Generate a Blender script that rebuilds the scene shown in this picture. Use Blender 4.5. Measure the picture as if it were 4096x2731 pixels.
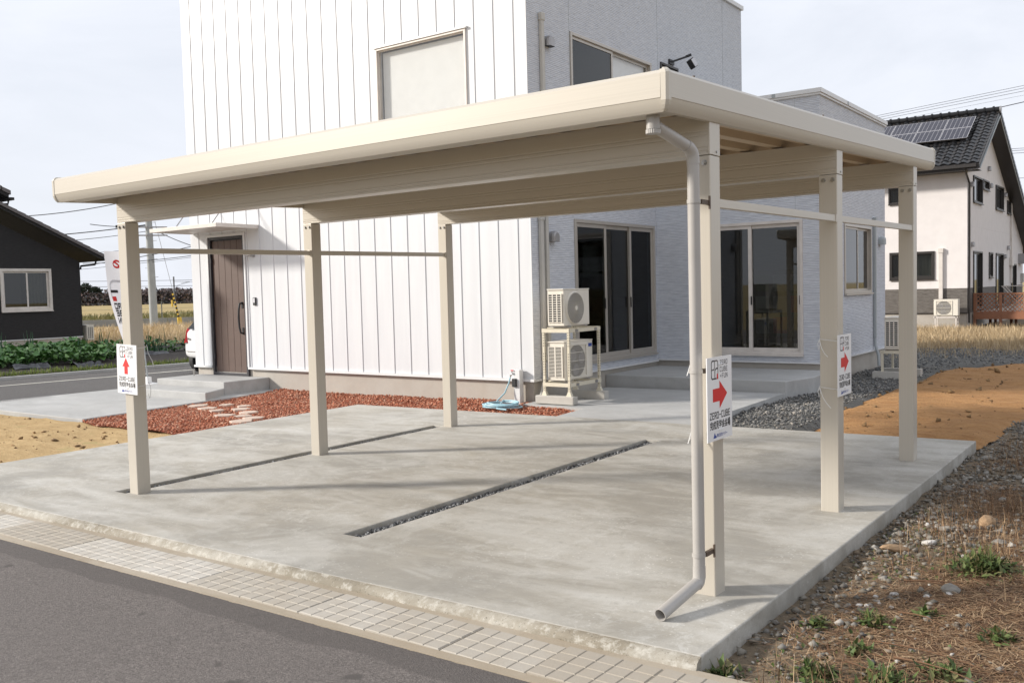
import bpy, bmesh, math, random
import numpy as np
from mathutils import Vector, Matrix

random.seed(7)
rng = np.random.default_rng(7)
scene = bpy.context.scene
COL = scene.collection
for o in list(bpy.data.objects):
    bpy.data.objects.remove(o, do_unlink=True)

# ------------------------------------------------------------------ camera
CAM = Vector((2.1102, -4.662, 1.7019))
yaw, pitch, roll = 0.6382, -0.0545, -0.0252
cy, sy, cp, sp, cr, sr = math.cos(yaw), math.sin(yaw), math.cos(pitch), math.sin(pitch), math.cos(roll), math.sin(roll)
fw = Vector((-sy * cp, cy * cp, sp))
r0 = Vector((cy, sy, 0))
u0 = r0.cross(fw)
rt, up = cr * r0 + sr * u0, -sr * r0 + cr * u0
cam_data = bpy.data.cameras.new("camera")
cam_data.sensor_width = 36.0
cam_data.lens = 3706.2 / 4096 * 36.0
cam_data.clip_start, cam_data.clip_end = 0.05, 6000
cam = bpy.data.objects.new("camera", cam_data)
COL.objects.link(cam)
m = Matrix.Identity(4)
for i in range(3):
    m[i][0], m[i][1], m[i][2], m[i][3] = rt[i], up[i], -fw[i], CAM[i]
cam.matrix_world = m
scene.camera = cam

# ------------------------------------------------------------------ light
EL = math.radians(24)
SUN_TO = Vector((-0.82 * math.cos(EL), -0.572 * math.cos(EL), math.sin(EL)))
sun_data = bpy.data.lights.new("sun", "SUN")
sun_data.energy = 4.0
sun_data.angle = math.radians(5.5)
sun_data.color = (1.0, 0.94, 0.86)
sun = bpy.data.objects.new("sun", sun_data)
sun.rotation_euler = SUN_TO.to_track_quat("Z", "Y").to_euler()
sun.location = (-20, -14, 12)
COL.objects.link(sun)

world = bpy.data.worlds.new("World")
scene.world = world
world.use_nodes = True
nt = world.node_tree
nt.nodes.clear()
n_out = nt.nodes.new("ShaderNodeOutputWorld")
n_bg = nt.nodes.new("ShaderNodeBackground")
n_sky = nt.nodes.new("ShaderNodeTexSky")
n_sky.sky_type = "NISHITA"
n_sky.sun_disc = False
n_sky.sun_elevation = EL
n_sky.sun_rotation = math.atan2(SUN_TO.x, SUN_TO.y)
n_sky.altitude = 20
n_sky.air_density, n_sky.dust_density, n_sky.ozone_density = 1.0, 3.0, 1.2
n_tc = nt.nodes.new("ShaderNodeTexCoord")
n_map = nt.nodes.new("ShaderNodeMapping")
n_map.inputs["Scale"].default_value = (1.0, 1.0, 2.6)
n_map.inputs["Rotation"].default_value = (0.0, 0.0, 0.5)
n_no = nt.nodes.new("ShaderNodeTexNoise")
n_no.inputs["Scale"].default_value = 3.2
n_no.inputs["Detail"].default_value = 7
n_no.inputs["Roughness"].default_value = 0.58
n_no.inputs["Distortion"].default_value = 0.5
n_rp = nt.nodes.new("ShaderNodeMapRange")
n_rp.inputs["From Min"].default_value = 0.36
n_rp.inputs["From Max"].default_value = 0.60
n_rp.inputs["To Min"].default_value = 0.84
n_rp.inputs["To Max"].default_value = 1.0
n_mix = nt.nodes.new("ShaderNodeMix")
n_mix.data_type = "RGBA"
n_mix.inputs[7].default_value = (7.6, 7.9, 8.6, 1)      # thin bright cloud veil
L = nt.links.new
L(n_tc.outputs["Generated"], n_map.inputs["Vector"])
L(n_map.outputs["Vector"], n_no.inputs["Vector"])
L(n_no.outputs["Fac"], n_rp.inputs["Value"])
L(n_rp.outputs["Result"], n_mix.inputs[0])
L(n_sky.outputs["Color"], n_mix.inputs[6])
L(n_mix.outputs[2], n_bg.inputs["Color"])
n_bg.inputs["Strength"].default_value = 0.092
L(n_bg.outputs["Background"], n_out.inputs["Surface"])

scene.view_settings.view_transform = "Standard"
scene.view_settings.look = "None"
scene.view_settings.gamma = 1
scene.view_settings.use_curve_mapping = False
scene.view_settings.exposure = 0.39
scene.render.engine = "CYCLES"
scene.cycles.max_bounces = 8
scene.cycles.use_denoising = True

# ------------------------------------------------------------------ materials
def new_mat(name):
    mt = bpy.data.materials.new(name)
    mt.use_nodes = True
    t = mt.node_tree
    b = t.nodes["Principled BSDF"]
    return mt, t, b

def ramp(t, stops):
    r = t.nodes.new("ShaderNodeValToRGB")
    e = r.color_ramp.elements
    while len(e) < len(stops):
        e.new(0.5)
    for el, (p, c) in zip(e, stops):
        el.position = p
        el.color = (*c, 1) if len(c) == 3 else c
    return r

def coords(t, scale=(1, 1, 1), kind="Object", rot=(0, 0, 0)):
    tc = t.nodes.new("ShaderNodeTexCoord")
    mp = t.nodes.new("ShaderNodeMapping")
    mp.inputs["Scale"].default_value = scale
    mp.inputs["Rotation"].default_value = rot
    t.links.new(tc.outputs[kind], mp.inputs["Vector"])
    return mp.outputs["Vector"]

def noise(t, vec, scale, detail=4, rough=0.55, dist=0.0):
    n = t.nodes.new("ShaderNodeTexNoise")
    n.inputs["Scale"].default_value = scale
    n.inputs["Detail"].default_value = detail
    n.inputs["Roughness"].default_value = rough
    n.inputs["Distortion"].default_value = dist
    t.links.new(vec, n.inputs["Vector"])
    return n.outputs["Fac"]

def mixc(t, fac, a, b, mode="MIX"):
    mx = t.nodes.new("ShaderNodeMix")
    mx.data_type = "RGBA"
    mx.blend_type = mode
    for sock, val in ((mx.inputs[0], fac), (mx.inputs[6], a), (mx.inputs[7], b)):
        if hasattr(val, "is_linked"):
            t.links.new(val, sock)
        elif isinstance(val, (int, float)):
            sock.default_value = val
        else:
            sock.default_value = (*val, 1)
    return mx.outputs[2]

def mrange(t, val, a, b, c=0.0, d=1.0):
    r = t.nodes.new("ShaderNodeMapRange")
    t.links.new(val, r.inputs["Value"])
    for k, v in zip(("From Min", "From Max", "To Min", "To Max"), (a, b, c, d)):
        r.inputs[k].default_value = v
    return r.outputs["Result"]

def bump(t, b, h, strength=0.3, dist=0.01):
    n = t.nodes.new("ShaderNodeBump")
    n.inputs["Strength"].default_value = strength
    n.inputs["Distance"].default_value = dist
    t.links.new(h, n.inputs["Height"])
    t.links.new(n.outputs["Normal"], b.inputs["Normal"])

def plain(name, col, rough=0.5, metal=0.0, var=0.08, vscale=6.0, bumps=0.0, spec=0.5):
    mt, t, b = new_mat(name)
    b.inputs["Roughness"].default_value = rough
    b.inputs["Metallic"].default_value = metal
    b.inputs["Specular IOR Level"].default_value = spec
    v = coords(t)
    n = noise(t, v, vscale, 5)
    lo = tuple(max(0, c * (1 - var)) for c in col)
    hi = tuple(min(1, c * (1 + var)) for c in col)
    t.links.new(mixc(t, mrange(t, n, 0.3, 0.7), lo, hi), b.inputs["Base Color"])
    if bumps:
        bump(t, b, noise(t, v, vscale * 14, 4), bumps, 0.004)
    return mt

def island(name, cols, rough=0.8, bumps=0.0, spec=0.3):
    """one colour per loose piece, picked from a ramp"""
    mt, t, b = new_mat(name)
    g = t.nodes.new("ShaderNodeNewGeometry")
    n = len(cols)
    r = ramp(t, [(i / max(1, n - 1), c) for i, c in enumerate(cols)])
    t.links.new(g.outputs["Random Per Island"], r.inputs["Fac"])
    t.links.new(r.outputs["Color"], b.inputs["Base Color"])
    b.inputs["Roughness"].default_value = rough
    b.inputs["Specular IOR Level"].default_value = spec
    if bumps:
        bump(t, b, noise(t, coords(t), 60, 3), bumps, 0.005)
    return mt

M = {}
# cream aluminium with faint brushed lines along the extrusion
def alu(name, col, axis, rough=0.36):
    mt, t, b = new_mat(name)
    sc = {"x": (0.4, 160, 160), "y": (160, 0.4, 160), "z": (160, 160, 0.4)}[axis]
    n = noise(t, coords(t, sc), 1.0, 2)
    n2 = noise(t, coords(t), 1.3, 3)
    c = mixc(t, mrange(t, n, 0.3, 0.7), tuple(x * 0.965 for x in col), tuple(min(1, x * 1.03) for x in col))
    c = mixc(t, mrange(t, n2, 0.3, 0.75, 0, 0.25), c, tuple(x * 0.92 for x in col))
    t.links.new(c, b.inputs["Base Color"])
    b.inputs["Roughness"].default_value = rough
    b.inputs["Specular IOR Level"].default_value = 0.45
    b.inputs["Metallic"].default_value = 0.12
    bump(t, b, n, 0.06, 0.001)
    return mt
CREAM = (0.535, 0.492, 0.42)
M["cream_x"] = alu("cream_aluminium_beam", CREAM, "x")
M["cream_y"] = alu("cream_aluminium_side", CREAM, "y")
M["cream_z"] = alu("cream_aluminium_post", CREAM, "z")
M["deck"] = plain("cream_roof_sheet", (0.48, 0.37, 0.25), 0.5, 0, 0.05, 2)
M["pipe"] = plain("beige_pipe", (0.40, 0.38, 0.355), 0.36, 0, 0.05, 4)
M["seal"] = plain("brown_seal", (0.10, 0.07, 0.05), 0.6)
M["bolt"] = plain("steel_bolt", (0.42, 0.41, 0.39), 0.3, 0.8)

def concrete(name, base, light, warm, streak=0.35, speck=True, rough=0.78, pits=0.0):
    mt, t, b = new_mat(name)
    v = coords(t)
    vs = coords(t, (0.45, 1.5, 1), rot=(0, 0, 0.5))
    a = noise(t, v, 0.55, 6, 0.62, 0.4)
    c = noise(t, vs, 1.6, 7, 0.6, 0.8)
    d = noise(t, v, 9, 6, 0.65)
    e = noise(t, v, 120, 3, 0.6)
    col = mixc(t, mrange(t, a, 0.33, 0.68), base, warm)
    col = mixc(t, mrange(t, c, 0.45, 0.74, 0, 0.95), col, light)
    col = mixc(t, mrange(t, c, 0.52, 0.24, 0, streak), col, tuple(x * 0.66 for x in base))
    col = mixc(t, mrange(t, d, 0.35, 0.75, 0, 0.22), col, tuple(x * 0.72 for x in base))
    sw = noise(t, coords(t, (1.0, 4.0, 1), rot=(0, 0, 0.9)), 2.6, 7, 0.75, 1.2)
    col = mixc(t, mrange(t, sw, 0.58, 0.78, 0, 0.38), col, light)
    bl = noise(t, v, 0.9, 8, 0.72, 0.9)
    col = mixc(t, mrange(t, bl, 0.50, 0.60, 0, 0.40), col, light)
    col = mixc(t, mrange(t, bl, 0.44, 0.34, 0, 0.35), col, tuple(x * 0.74 for x in base))
    if speck:
        vo = t.nodes.new("ShaderNodeTexVoronoi")
        vo.inputs["Scale"].default_value = 27
        vo.inputs["Randomness"].default_value = 1.0
        # scuffed, hard edged patches of pale cement paste
        sc = noise(t, v, 7.0, 9, 0.82, 0.6)
        sg = mrange(t, noise(t, v, 0.7, 4, 0.6), 0.42, 0.62)
        sm = t.nodes.new("ShaderNodeMath"); sm.operation = "MULTIPLY"
        t.links.new(mrange(t, sc, 0.52, 0.57, 0, 0.55), sm.inputs[0]); t.links.new(sg, sm.inputs[1])
        col = mixc(t, sm.outputs[0], col, light)
        col = mixc(t, mrange(t, noise(t, v, 11, 9, 0.8, 0.4), 0.46, 0.38, 0, 0.30), col, tuple(x * 0.70 for x in base))
        t.links.new(v, vo.inputs["Vector"])
        s = mrange(t, vo.outputs["Distance"], 0.10, 0.20, 1, 0)
        gate = mrange(t, noise(t, v, 1.6, 4), 0.48, 0.6)
        ml = t.nodes.new("ShaderNodeMath"); ml.operation = "MULTIPLY"
        t.links.new(s, ml.inputs[0]); t.links.new(gate, ml.inputs[1])
        m2 = t.nodes.new("ShaderNodeMath"); m2.operation = "MULTIPLY"; m2.inputs[1].default_value = 0.6
        t.links.new(ml.outputs[0], m2.inputs[0])
        col = mixc(t, m2.outputs[0], col, tuple(min(1, x * 1.35) for x in light))
    col = mixc(t, mrange(t, e, 0.3, 0.7, 0, 0.22), col, tuple(x * 0.62 for x in base))
    if pits:
        pt = noise(t, v, 75, 4, 0.7)
        col = mixc(t, mrange(t, pt, 0.40, 0.33, 0, pits), col, tuple(x * 0.35 for x in base))
        wp = noise(t, v, 16, 6, 0.75)
        col = mixc(t, mrange(t, wp, 0.50, 0.62, 0, 0.55), col, light)
    t.links.new(col, b.inputs["Base Color"])
    t.links.new(mrange(t, c, 0.3, 0.7, rough - 0.2, rough + 0.08), b.inputs["Roughness"])
    b.inputs["Specular IOR Level"].default_value = 0.4
    mx = t.nodes.new("ShaderNodeMath"); mx.operation = "ADD"
    t.links.new(d, mx.inputs[0]); t.links.new(e, mx.inputs[1])
    bump(t, b, mx.outputs[0], 0.25, 0.003)
    return mt
M["slab"] = concrete("slab_concrete", (0.36, 0.345, 0.31), (0.58, 0.57, 0.535), (0.43, 0.395, 0.33), 0.6)
M["step"] = concrete("step_concrete", (0.40, 0.40, 0.39), (0.50, 0.50, 0.49), (0.43, 0.425, 0.41), 0.25, False)
M["edge"] = concrete("rough_edge_concrete", (0.27, 0.24, 0.185), (0.56, 0.54, 0.485), (0.24, 0.20, 0.145), 0.9, False, 0.9, 0.8)
M["found"] = concrete("foundation_render", (0.43, 0.40, 0.36), (0.47, 0.445, 0.40), (0.44, 0.39, 0.33), 0.2, False)
M["block"] = concrete("block_concrete", (0.48, 0.46, 0.42), (0.54, 0.52, 0.48), (0.46, 0.43, 0.38), 0.3, False)

def cover_mat():
    mt, t, b = new_mat("gutter_cover_concrete")
    oi = t.nodes.new("ShaderNodeObjectInfo")
    v = coords(t)
    wv = coords(t, (1, 1, 1), "Generated")
    r = ramp(t, [(0, (0.34, 0.30, 0.245)), (0.5, (0.44, 0.41, 0.36)), (1, (0.56, 0.54, 0.50))])
    t.links.new(oi.outputs["Random"], r.inputs["Fac"])
    n = noise(t, v, 5, 6, 0.65)
    col = mixc(t, mrange(t, n, 0.35, 0.7, 0, 0.4), r.outputs["Color"], (0.38, 0.32, 0.24))
    n2 = noise(t, v, 70, 3)
    col = mixc(t, mrange(t, n2, 0.3, 0.7, 0, 0.2), col, (0.28, 0.25, 0.2))
    t.links.new(col, b.inputs["Base Color"])
    b.inputs["Roughness"].default_value = 0.85
    bump(t, b, n2, 0.2, 0.002)
    return mt
M["cover"] = cover_mat()
M["gutter"] = concrete("gutter_concrete", (0.40, 0.345, 0.265), (0.48, 0.435, 0.365), (0.36, 0.29, 0.21), 0.5, False)

def asphalt(name, base, new_band=None):
    mt, t, b = new_mat(name)
    v = coords(t)
    n = noise(t, v, 90, 3, 0.7)
    n3 = noise(t, v, 230, 2, 0.7)
    n2 = noise(t, v, 1.1, 5, 0.6)
    col = mixc(t, mrange(t, n, 0.34, 0.70), tuple(x * 0.48 for x in base), tuple(x * 1.55 for x in base))
    col = mixc(t, mrange(t, n3, 0.55, 0.8, 0, 0.45), col, tuple(x * 2.0 for x in base))
    col = mixc(t, mrange(t, n2, 0.35, 0.7, 0, 0.35), col, tuple(x * 0.78 for x in base))
    n4 = noise(t, v, 34, 4, 0.75)
    col = mixc(t, mrange(t, n4, 0.38, 0.66, 0, 0.55), col, tuple(x * 0.42 for x in base))
    spots = mrange(t, noise(t, v, 3.2, 2), 0.70, 0.74)
    col = mixc(t, spots, col, tuple(x * 0.5 for x in base))
    if new_band is not None:
        sx = t.nodes.new("ShaderNodeSeparateXYZ")
        t.links.new(v, sx.inputs[0])
        wob = noise(t, v, 1.7, 4)
        ad = t.nodes.new("ShaderNodeMath"); ad.operation = "MULTIPLY_ADD"
        ad.inputs[1].default_value = 0.20
        t.links.new(wob, ad.inputs[0]); t.links.new(sx.outputs["Y"], ad.inputs[2])
        f = mrange(t, ad.outputs[0], new_band, new_band + 0.02, 0, 0.62)
        col = mixc(t, f, col, tuple(x * 0.50 for x in base))
    t.links.new(col, b.inputs["Base Color"])
    b.inputs["Roughness"].default_value = 0.85
    mx = t.nodes.new("ShaderNodeMath"); mx.operation = "ADD"
    t.links.new(n, mx.inputs[0]); t.links.new(n3, mx.inputs[1])
    bump(t, b, mx.outputs[0], 0.9, 0.008)
    return mt
M["asphalt"] = asphalt("asphalt", (0.190, 0.168, 0.156), -1.46)
M["street"] = asphalt("street_asphalt", (0.125, 0.118, 0.114))
M["paint"] = plain("road_paint", (0.52, 0.50, 0.44), 0.7, 0, 0.15, 5)

def metal_wall():
    mt, t, b = new_mat("white_metal_cladding")
    v = coords(t, (1.6, 1.6, 0.5))
    n = noise(t, v, 1.4, 2, 0.4)
    n2 = noise(t, coords(t, (3, 3, 0.3)), 2.0, 4)
    t.links.new(mixc(t, mrange(t, n2, 0.3, 0.7), (0.61, 0.62, 0.64), (0.66, 0.67, 0.685)), b.inputs["Base Color"])
    b.inputs["Roughness"].default_value = 0.33
    b.inputs["Specular IOR Level"].default_value = 0.4
    bump(t, b, n, 0.22, 0.012)
    return mt
M["metal"] = metal_wall()
M["white"] = plain("white_trim", (0.68, 0.685, 0.69), 0.4, 0, 0.03)

def siding(name, lo, hi, horiz=42.0, strength=0.75):
    mt, t, b = new_mat(name)
    v = coords(t, (1, 1, 1))
    vr = coords(t, (5.5, 5.5, horiz))
    n = noise(t, vr, 1.0, 4, 0.6, 0.3)
    n2 = noise(t, v, 1.2, 3)
    wv_ = t.nodes.new("ShaderNodeTexWave")
    wv_.wave_type = "BANDS"; wv_.bands_direction = "Z"
    wv_.inputs["Scale"].default_value = horiz * 0.24
    wv_.inputs["Distortion"].default_value = 1.2
    wv_.inputs["Detail"].default_value = 2
    wv_.inputs["Detail Scale"].default_value = 3
    t.links.new(v, wv_.inputs["Vector"])
    ad = t.nodes.new("ShaderNodeMath"); ad.operation = "MULTIPLY_ADD"; ad.inputs[1].default_value = 0.30
    t.links.new(wv_.outputs["Fac"], ad.inputs[0]); t.links.new(n, ad.inputs[2])
    n = ad.outputs[0]
    col = mixc(t, mrange(t, n, 0.42, 0.80), lo, hi)
    col = mixc(t, mrange(t, n2, 0.3, 0.7, 0, 0.12), col, lo)
    t.links.new(col, b.inputs["Base Color"])
    b.inputs["Roughness"].default_value = 0.7
    b.inputs["Specular IOR Level"].default_value = 0.3
    bump(t, b, n, strength, 0.012)
    return mt
M["siding"] = siding("grey_ridged_siding", (0.435, 0.455, 0.50), (0.62, 0.64, 0.68), 46)
M["siding_dark"] = siding("charcoal_siding", (0.016, 0.0155, 0.0165), (0.032, 0.030, 0.031), 60, 0.4)
M["siding_brown"] = siding("dark_brown_siding", (0.075, 0.066, 0.058), (0.17, 0.155, 0.14), 26, 0.6)
M["stucco"] = plain("white_embossed_siding", (0.68, 0.645, 0.63), 0.75, 0, 0.04, 3, 0.6)
M["frame"] = plain("champagne_window_frame", (0.46, 0.425, 0.38), 0.35, 0.35, 0.04)
M["frame_dark"] = plain("black_window_frame", (0.028, 0.024, 0.022), 0.4)
M["frame_white"] = plain("ivory_window_frame", (0.62, 0.575, 0.53), 0.45)
M["duct"] = plain("beige_duct", (0.47, 0.455, 0.42), 0.5, 0, 0.04)
M["duct_grey"] = plain("grey_duct", (0.36, 0.39, 0.40), 0.5, 0, 0.04)
M["hood"] = plain("steel_vent", (0.34, 0.33, 0.33), 0.35, 0.6)
M["dark"] = plain("black_plastic", (0.02, 0.02, 0.022), 0.45)
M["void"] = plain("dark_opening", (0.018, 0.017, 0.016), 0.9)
M["ac"] = plain("ivory_ac_casing", (0.70, 0.66, 0.58), 0.45, 0, 0.03)
M["ac_grey"] = plain("grey_ac_grille", (0.20, 0.19, 0.175), 0.5)
M["ac_rack"] = plain("cream_steel_rack", (0.64, 0.59, 0.47), 0.45, 0.1, 0.05)
M["door"] = plain("brown_door_board", (0.098, 0.060, 0.046), 0.5, 0, 0.06, 8)
M["door_frame"] = plain("dark_door_frame", (0.035, 0.033, 0.038), 0.4)
M["hose"] = plain("pale_blue_hose", (0.33, 0.53, 0.61), 0.4, 0, 0.08)
M["steel"] = plain("steel", (0.55, 0.54, 0.52), 0.25, 0.9)
M["red"] = plain("red_print", (0.62, 0.018, 0.016), 0.5, 0, 0.03)
M["ink"] = plain("black_print", (0.016, 0.015, 0.016), 0.6, 0, 0.02)
M["ink_grey"] = plain("grey_print", (0.16, 0.135, 0.125), 0.6, 0, 0.02)
M["ink_pale"] = plain("pale_print", (0.55, 0.55, 0.58), 0.6, 0, 0.02)
M["blue"] = plain("blue_print", (0.035, 0.07, 0.30), 0.6, 0, 0.02)
M["board"] = plain("white_sign_board", (0.78, 0.775, 0.775), 0.45, 0, 0.02)
def cloth_mat():
    mt, t, b = new_mat("banner_cloth")
    b.inputs["Base Color"].default_value = (0.80, 0.79, 0.81, 1)
    b.inputs["Roughness"].default_value = 0.8
    tl = t.nodes.new("ShaderNodeBsdfTranslucent")
    tl.inputs["Color"].default_value = (0.80, 0.79, 0.81, 1)
    mx = t.nodes.new("ShaderNodeMixShader")
    mx.inputs[0].default_value = 0.5
    t.links.new(b.outputs[0], mx.inputs[1]); t.links.new(tl.outputs[0], mx.inputs[2])
    t.links.new(mx.outputs[0], t.nodes["Material Output"].inputs["Surface"])
    return mt
M["cloth"] = cloth_mat()
M["cord"] = plain("white_cord", (0.72, 0.72, 0.71), 0.7)
M["cable"] = plain("black_cable", (0.045, 0.045, 0.05), 0.6)
M["pole"] = plain("grey_concrete_pole", (0.36, 0.38, 0.385), 0.8, 0, 0.10, 3)
M["yellow"] = plain("yellow_plastic", (0.70, 0.47, 0.06), 0.5)
M["car"] = plain("white_car_paint", (0.80, 0.80, 0.80), 0.16, 0, 0.01)
M["tail"] = plain("red_lamp_lens", (0.42, 0.012, 0.016), 0.12)
M["tyre"] = plain("tyre_rubber", (0.018, 0.018, 0.019), 0.75)
M["carglass"] = plain("dark_car_glass", (0.012, 0.013, 0.014), 0.06, 0, 0.05, 4, 0, 0.18)
M["stone_slab"] = plain("pink_flagstone", (0.53, 0.42, 0.345), 0.8, 0, 0.10, 7, 0.3)
M["wood_deck"] = plain("orange_brown_timber", (0.27, 0.115, 0.06), 0.6, 0, 0.12, 9)
M["blind_sky"] = plain("white_blind_sky", (0.70, 0.71, 0.69), 0.8, 0, 0.03)  # also the painted sky reflection behind the front picture window
M["curtain"] = plain("cream_curtain", (0.52, 0.49, 0.40), 0.9, 0, 0.1)
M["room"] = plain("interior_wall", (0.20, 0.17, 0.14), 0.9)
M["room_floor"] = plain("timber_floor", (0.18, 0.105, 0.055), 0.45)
M["soil_dark"] = plain("dark_garden_soil", (0.045, 0.035, 0.028), 0.95, 0, 0.3, 4, 0.8)
M["film"] = plain("black_mulch_film", (0.05, 0.05, 0.055), 0.3)
M["bark"] = plain("tree_bark", (0.055, 0.043, 0.035), 0.9)
M["leaf_pine"] = island("pine_foliage", [(0.035, 0.05, 0.038), (0.055, 0.07, 0.05), (0.04, 0.055, 0.045)], 0.8)
M["leaf_red_hazed"] = island("hazed_russet_foliage", [(0.19, 0.165, 0.165), (0.26, 0.18, 0.165), (0.17, 0.16, 0.165), (0.17, 0.175, 0.168)], 0.9)  # russet leaves lightened, with distance haze put into the colour
M["leaf_veg"] = island("vegetable_leaf", [(0.035, 0.10, 0.022), (0.075, 0.19, 0.04), (0.16, 0.28, 0.09), (0.05, 0.13, 0.035)], 0.45, 0, 0.5)
M["leek"] = island("leek_blade", [(0.035, 0.085, 0.045), (0.06, 0.13, 0.075)], 0.5)
M["weed"] = island("green_weed_leaf", [(0.045, 0.075, 0.02), (0.08, 0.12, 0.032), (0.12, 0.145, 0.05), (0.17, 0.13, 0.065)], 0.6)
M["straw"] = island("dry_straw", [(0.20, 0.11, 0.055), (0.33, 0.205, 0.11), (0.50, 0.36, 0.22), (0.13, 0.065, 0.035), (0.08, 0.05, 0.032), (0.27, 0.15, 0.08)], 0.85)
M["dry"] = island("dry_field_grass", [(0.38, 0.27, 0.15), (0.50, 0.38, 0.23), (0.60, 0.48, 0.31), (0.30, 0.21, 0.11)], 0.9)
M["dry_pale"] = island("pale_dry_grass", [(0.52, 0.40, 0.25), (0.64, 0.51, 0.34), (0.70, 0.58, 0.41), (0.42, 0.31, 0.18)], 0.9)
M["verge"] = island("verge_grass", [(0.11, 0.18, 0.03), (0.19, 0.25, 0.055), (0.27, 0.28, 0.10)], 0.8)
M["bank"] = island("olive_bank_grass", [(0.15, 0.16, 0.055), (0.22, 0.21, 0.09), (0.30, 0.26, 0.13)], 0.85)
M["red_chip"] = island("red_brick_chip", [(0.27, 0.080, 0.042), (0.42, 0.145, 0.078), (0.52, 0.225, 0.135), (0.34, 0.105, 0.058), (0.60, 0.36, 0.25), (0.22, 0.07, 0.045)], 0.85)
M["grey_chip"] = island("grey_crushed_stone", [(0.10, 0.105, 0.108), (0.17, 0.17, 0.165), (0.26, 0.25, 0.235), (0.075, 0.078, 0.082), (0.36, 0.33, 0.29)], 0.8)
M["dark_chip"] = island("dark_drain_stone", [(0.10, 0.105, 0.115), (0.18, 0.185, 0.19), (0.32, 0.325, 0.33), (0.06, 0.063, 0.07)], 0.7)
M["mixed_chip"] = island("mixed_stone", [(0.13, 0.12, 0.10), (0.20, 0.18, 0.15), (0.28, 0.26, 0.225), (0.09, 0.085, 0.078), (0.25, 0.19, 0.13), (0.17, 0.16, 0.145), (0.42, 0.395, 0.355)], 0.85)
M["clod"] = island("sand_clod", [(0.26, 0.16, 0.075), (0.15, 0.095, 0.05), (0.30, 0.19, 0.09)], 0.95)
M["boulder"] = plain("tan_rock", (0.36, 0.24, 0.14), 0.9, 0, 0.2, 12, 0.7)
M["rock"] = plain("grey_rock", (0.24, 0.225, 0.20), 0.9, 0, 0.25, 14, 0.7)
M["rock_white"] = plain("pale_rock", (0.55, 0.53, 0.50), 0.9, 0, 0.1, 14, 0.5)

def soil(name, a, b_, c, scale=3.0, strength=0.7):
    mt, t, b = new_mat(name)
    v = coords(t)
    vs = coords(t, (1.0, 2.6, 1), rot=(0, 0, 0.6))
    n = noise(t, vs, scale, 7, 0.62, 0.5)
    n2 = noise(t, v, scale * 9, 5, 0.7)
    n3 = noise(t, v, 0.35, 3)
    col = mixc(t, mrange(t, n, 0.34, 0.68), a, b_)
    col = mixc(t, mrange(t, n2, 0.52, 0.78, 0, 0.6), col, c)
    col = mixc(t, mrange(t, n3, 0.35, 0.7, 0, 0.25), col, a)
    t.links.new(col, b.inputs["Base Color"])
    b.inputs["Roughness"].default_value = 0.95
    b.inputs["Specular IOR Level"].default_value = 0.15
    mx = t.nodes.new("ShaderNodeMath"); mx.operation = "ADD"
    t.links.new(n, mx.inputs[0]); t.links.new(n2, mx.inputs[1])
    bump(t, b, mx.outputs[0], strength, 0.03)
    return mt
M["sand"] = soil("yellow_sand", (0.40, 0.275, 0.135), (0.53, 0.385, 0.205), (0.30, 0.195, 0.09))
M["orange_soil"] = soil("orange_soil", (0.35, 0.185, 0.08), (0.48, 0.275, 0.125), (0.22, 0.115, 0.05), 3.5, 1.0)
M["rough"] = soil("gravelly_soil", (0.17, 0.135, 0.095), (0.26, 0.205, 0.145), (0.10, 0.08, 0.055), 5)
M["gravelbed"] = soil("grey_gravel_bed", (0.13, 0.128, 0.12), (0.20, 0.195, 0.18), (0.08, 0.08, 0.08), 8)
M["redbed"] = soil("red_gravel_bed", (0.24, 0.07, 0.04), (0.32, 0.10, 0.055), (0.16, 0.05, 0.03), 8)
M["field"] = soil("stubble_field", (0.33, 0.25, 0.11), (0.42, 0.33, 0.17), (0.25, 0.22, 0.09), 0.25, 0.3)

def glass_mat(name, tint=(0.9, 0.92, 0.9), refl=1.0):
    mt, t, b = new_mat(name)
    t.nodes.remove(b)
    o = t.nodes["Material Output"]
    tr = t.nodes.new("ShaderNodeBsdfTransparent")
    tr.inputs["Color"].default_value = (*tint, 1)
    gl = t.nodes.new("ShaderNodeBsdfGlossy")
    gl.inputs["Roughness"].default_value = 0.01
    gl.inputs["Color"].default_value = (refl, refl, refl, 1)
    lw = t.nodes.new("ShaderNodeLayerWeight")
    lw.inputs["Blend"].default_value = 0.5
    pw = t.nodes.new("ShaderNodeMath"); pw.operation = "POWER"; pw.inputs[1].default_value = 5.0
    t.links.new(lw.outputs["Facing"], pw.inputs[0])
    fr = t.nodes.new("ShaderNodeMath"); fr.operation = "MULTIPLY_ADD"; fr.inputs[1].default_value = 0.78; fr.inputs[2].default_value = 0.055
    t.links.new(pw.outputs[0], fr.inputs[0])
    mx = t.nodes.new("ShaderNodeMixShader")
    t.links.new(fr.outputs[0], mx.inputs[0])
    t.links.new(tr.outputs[0], mx.inputs[1])
    t.links.new(gl.outputs[0], mx.inputs[2])
    t.links.new(mx.outputs[0], o.inputs["Surface"])
    return mt
M["glass"] = glass_mat("window_glass", (0.46, 0.48, 0.47))
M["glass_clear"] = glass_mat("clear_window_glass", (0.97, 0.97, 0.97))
M["screen"] = glass_mat("insect_screen", (0.42, 0.43, 0.44), 0.6)
M["far_glass"] = plain("dark_far_glass", (0.02, 0.022, 0.022), 0.04)

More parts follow.
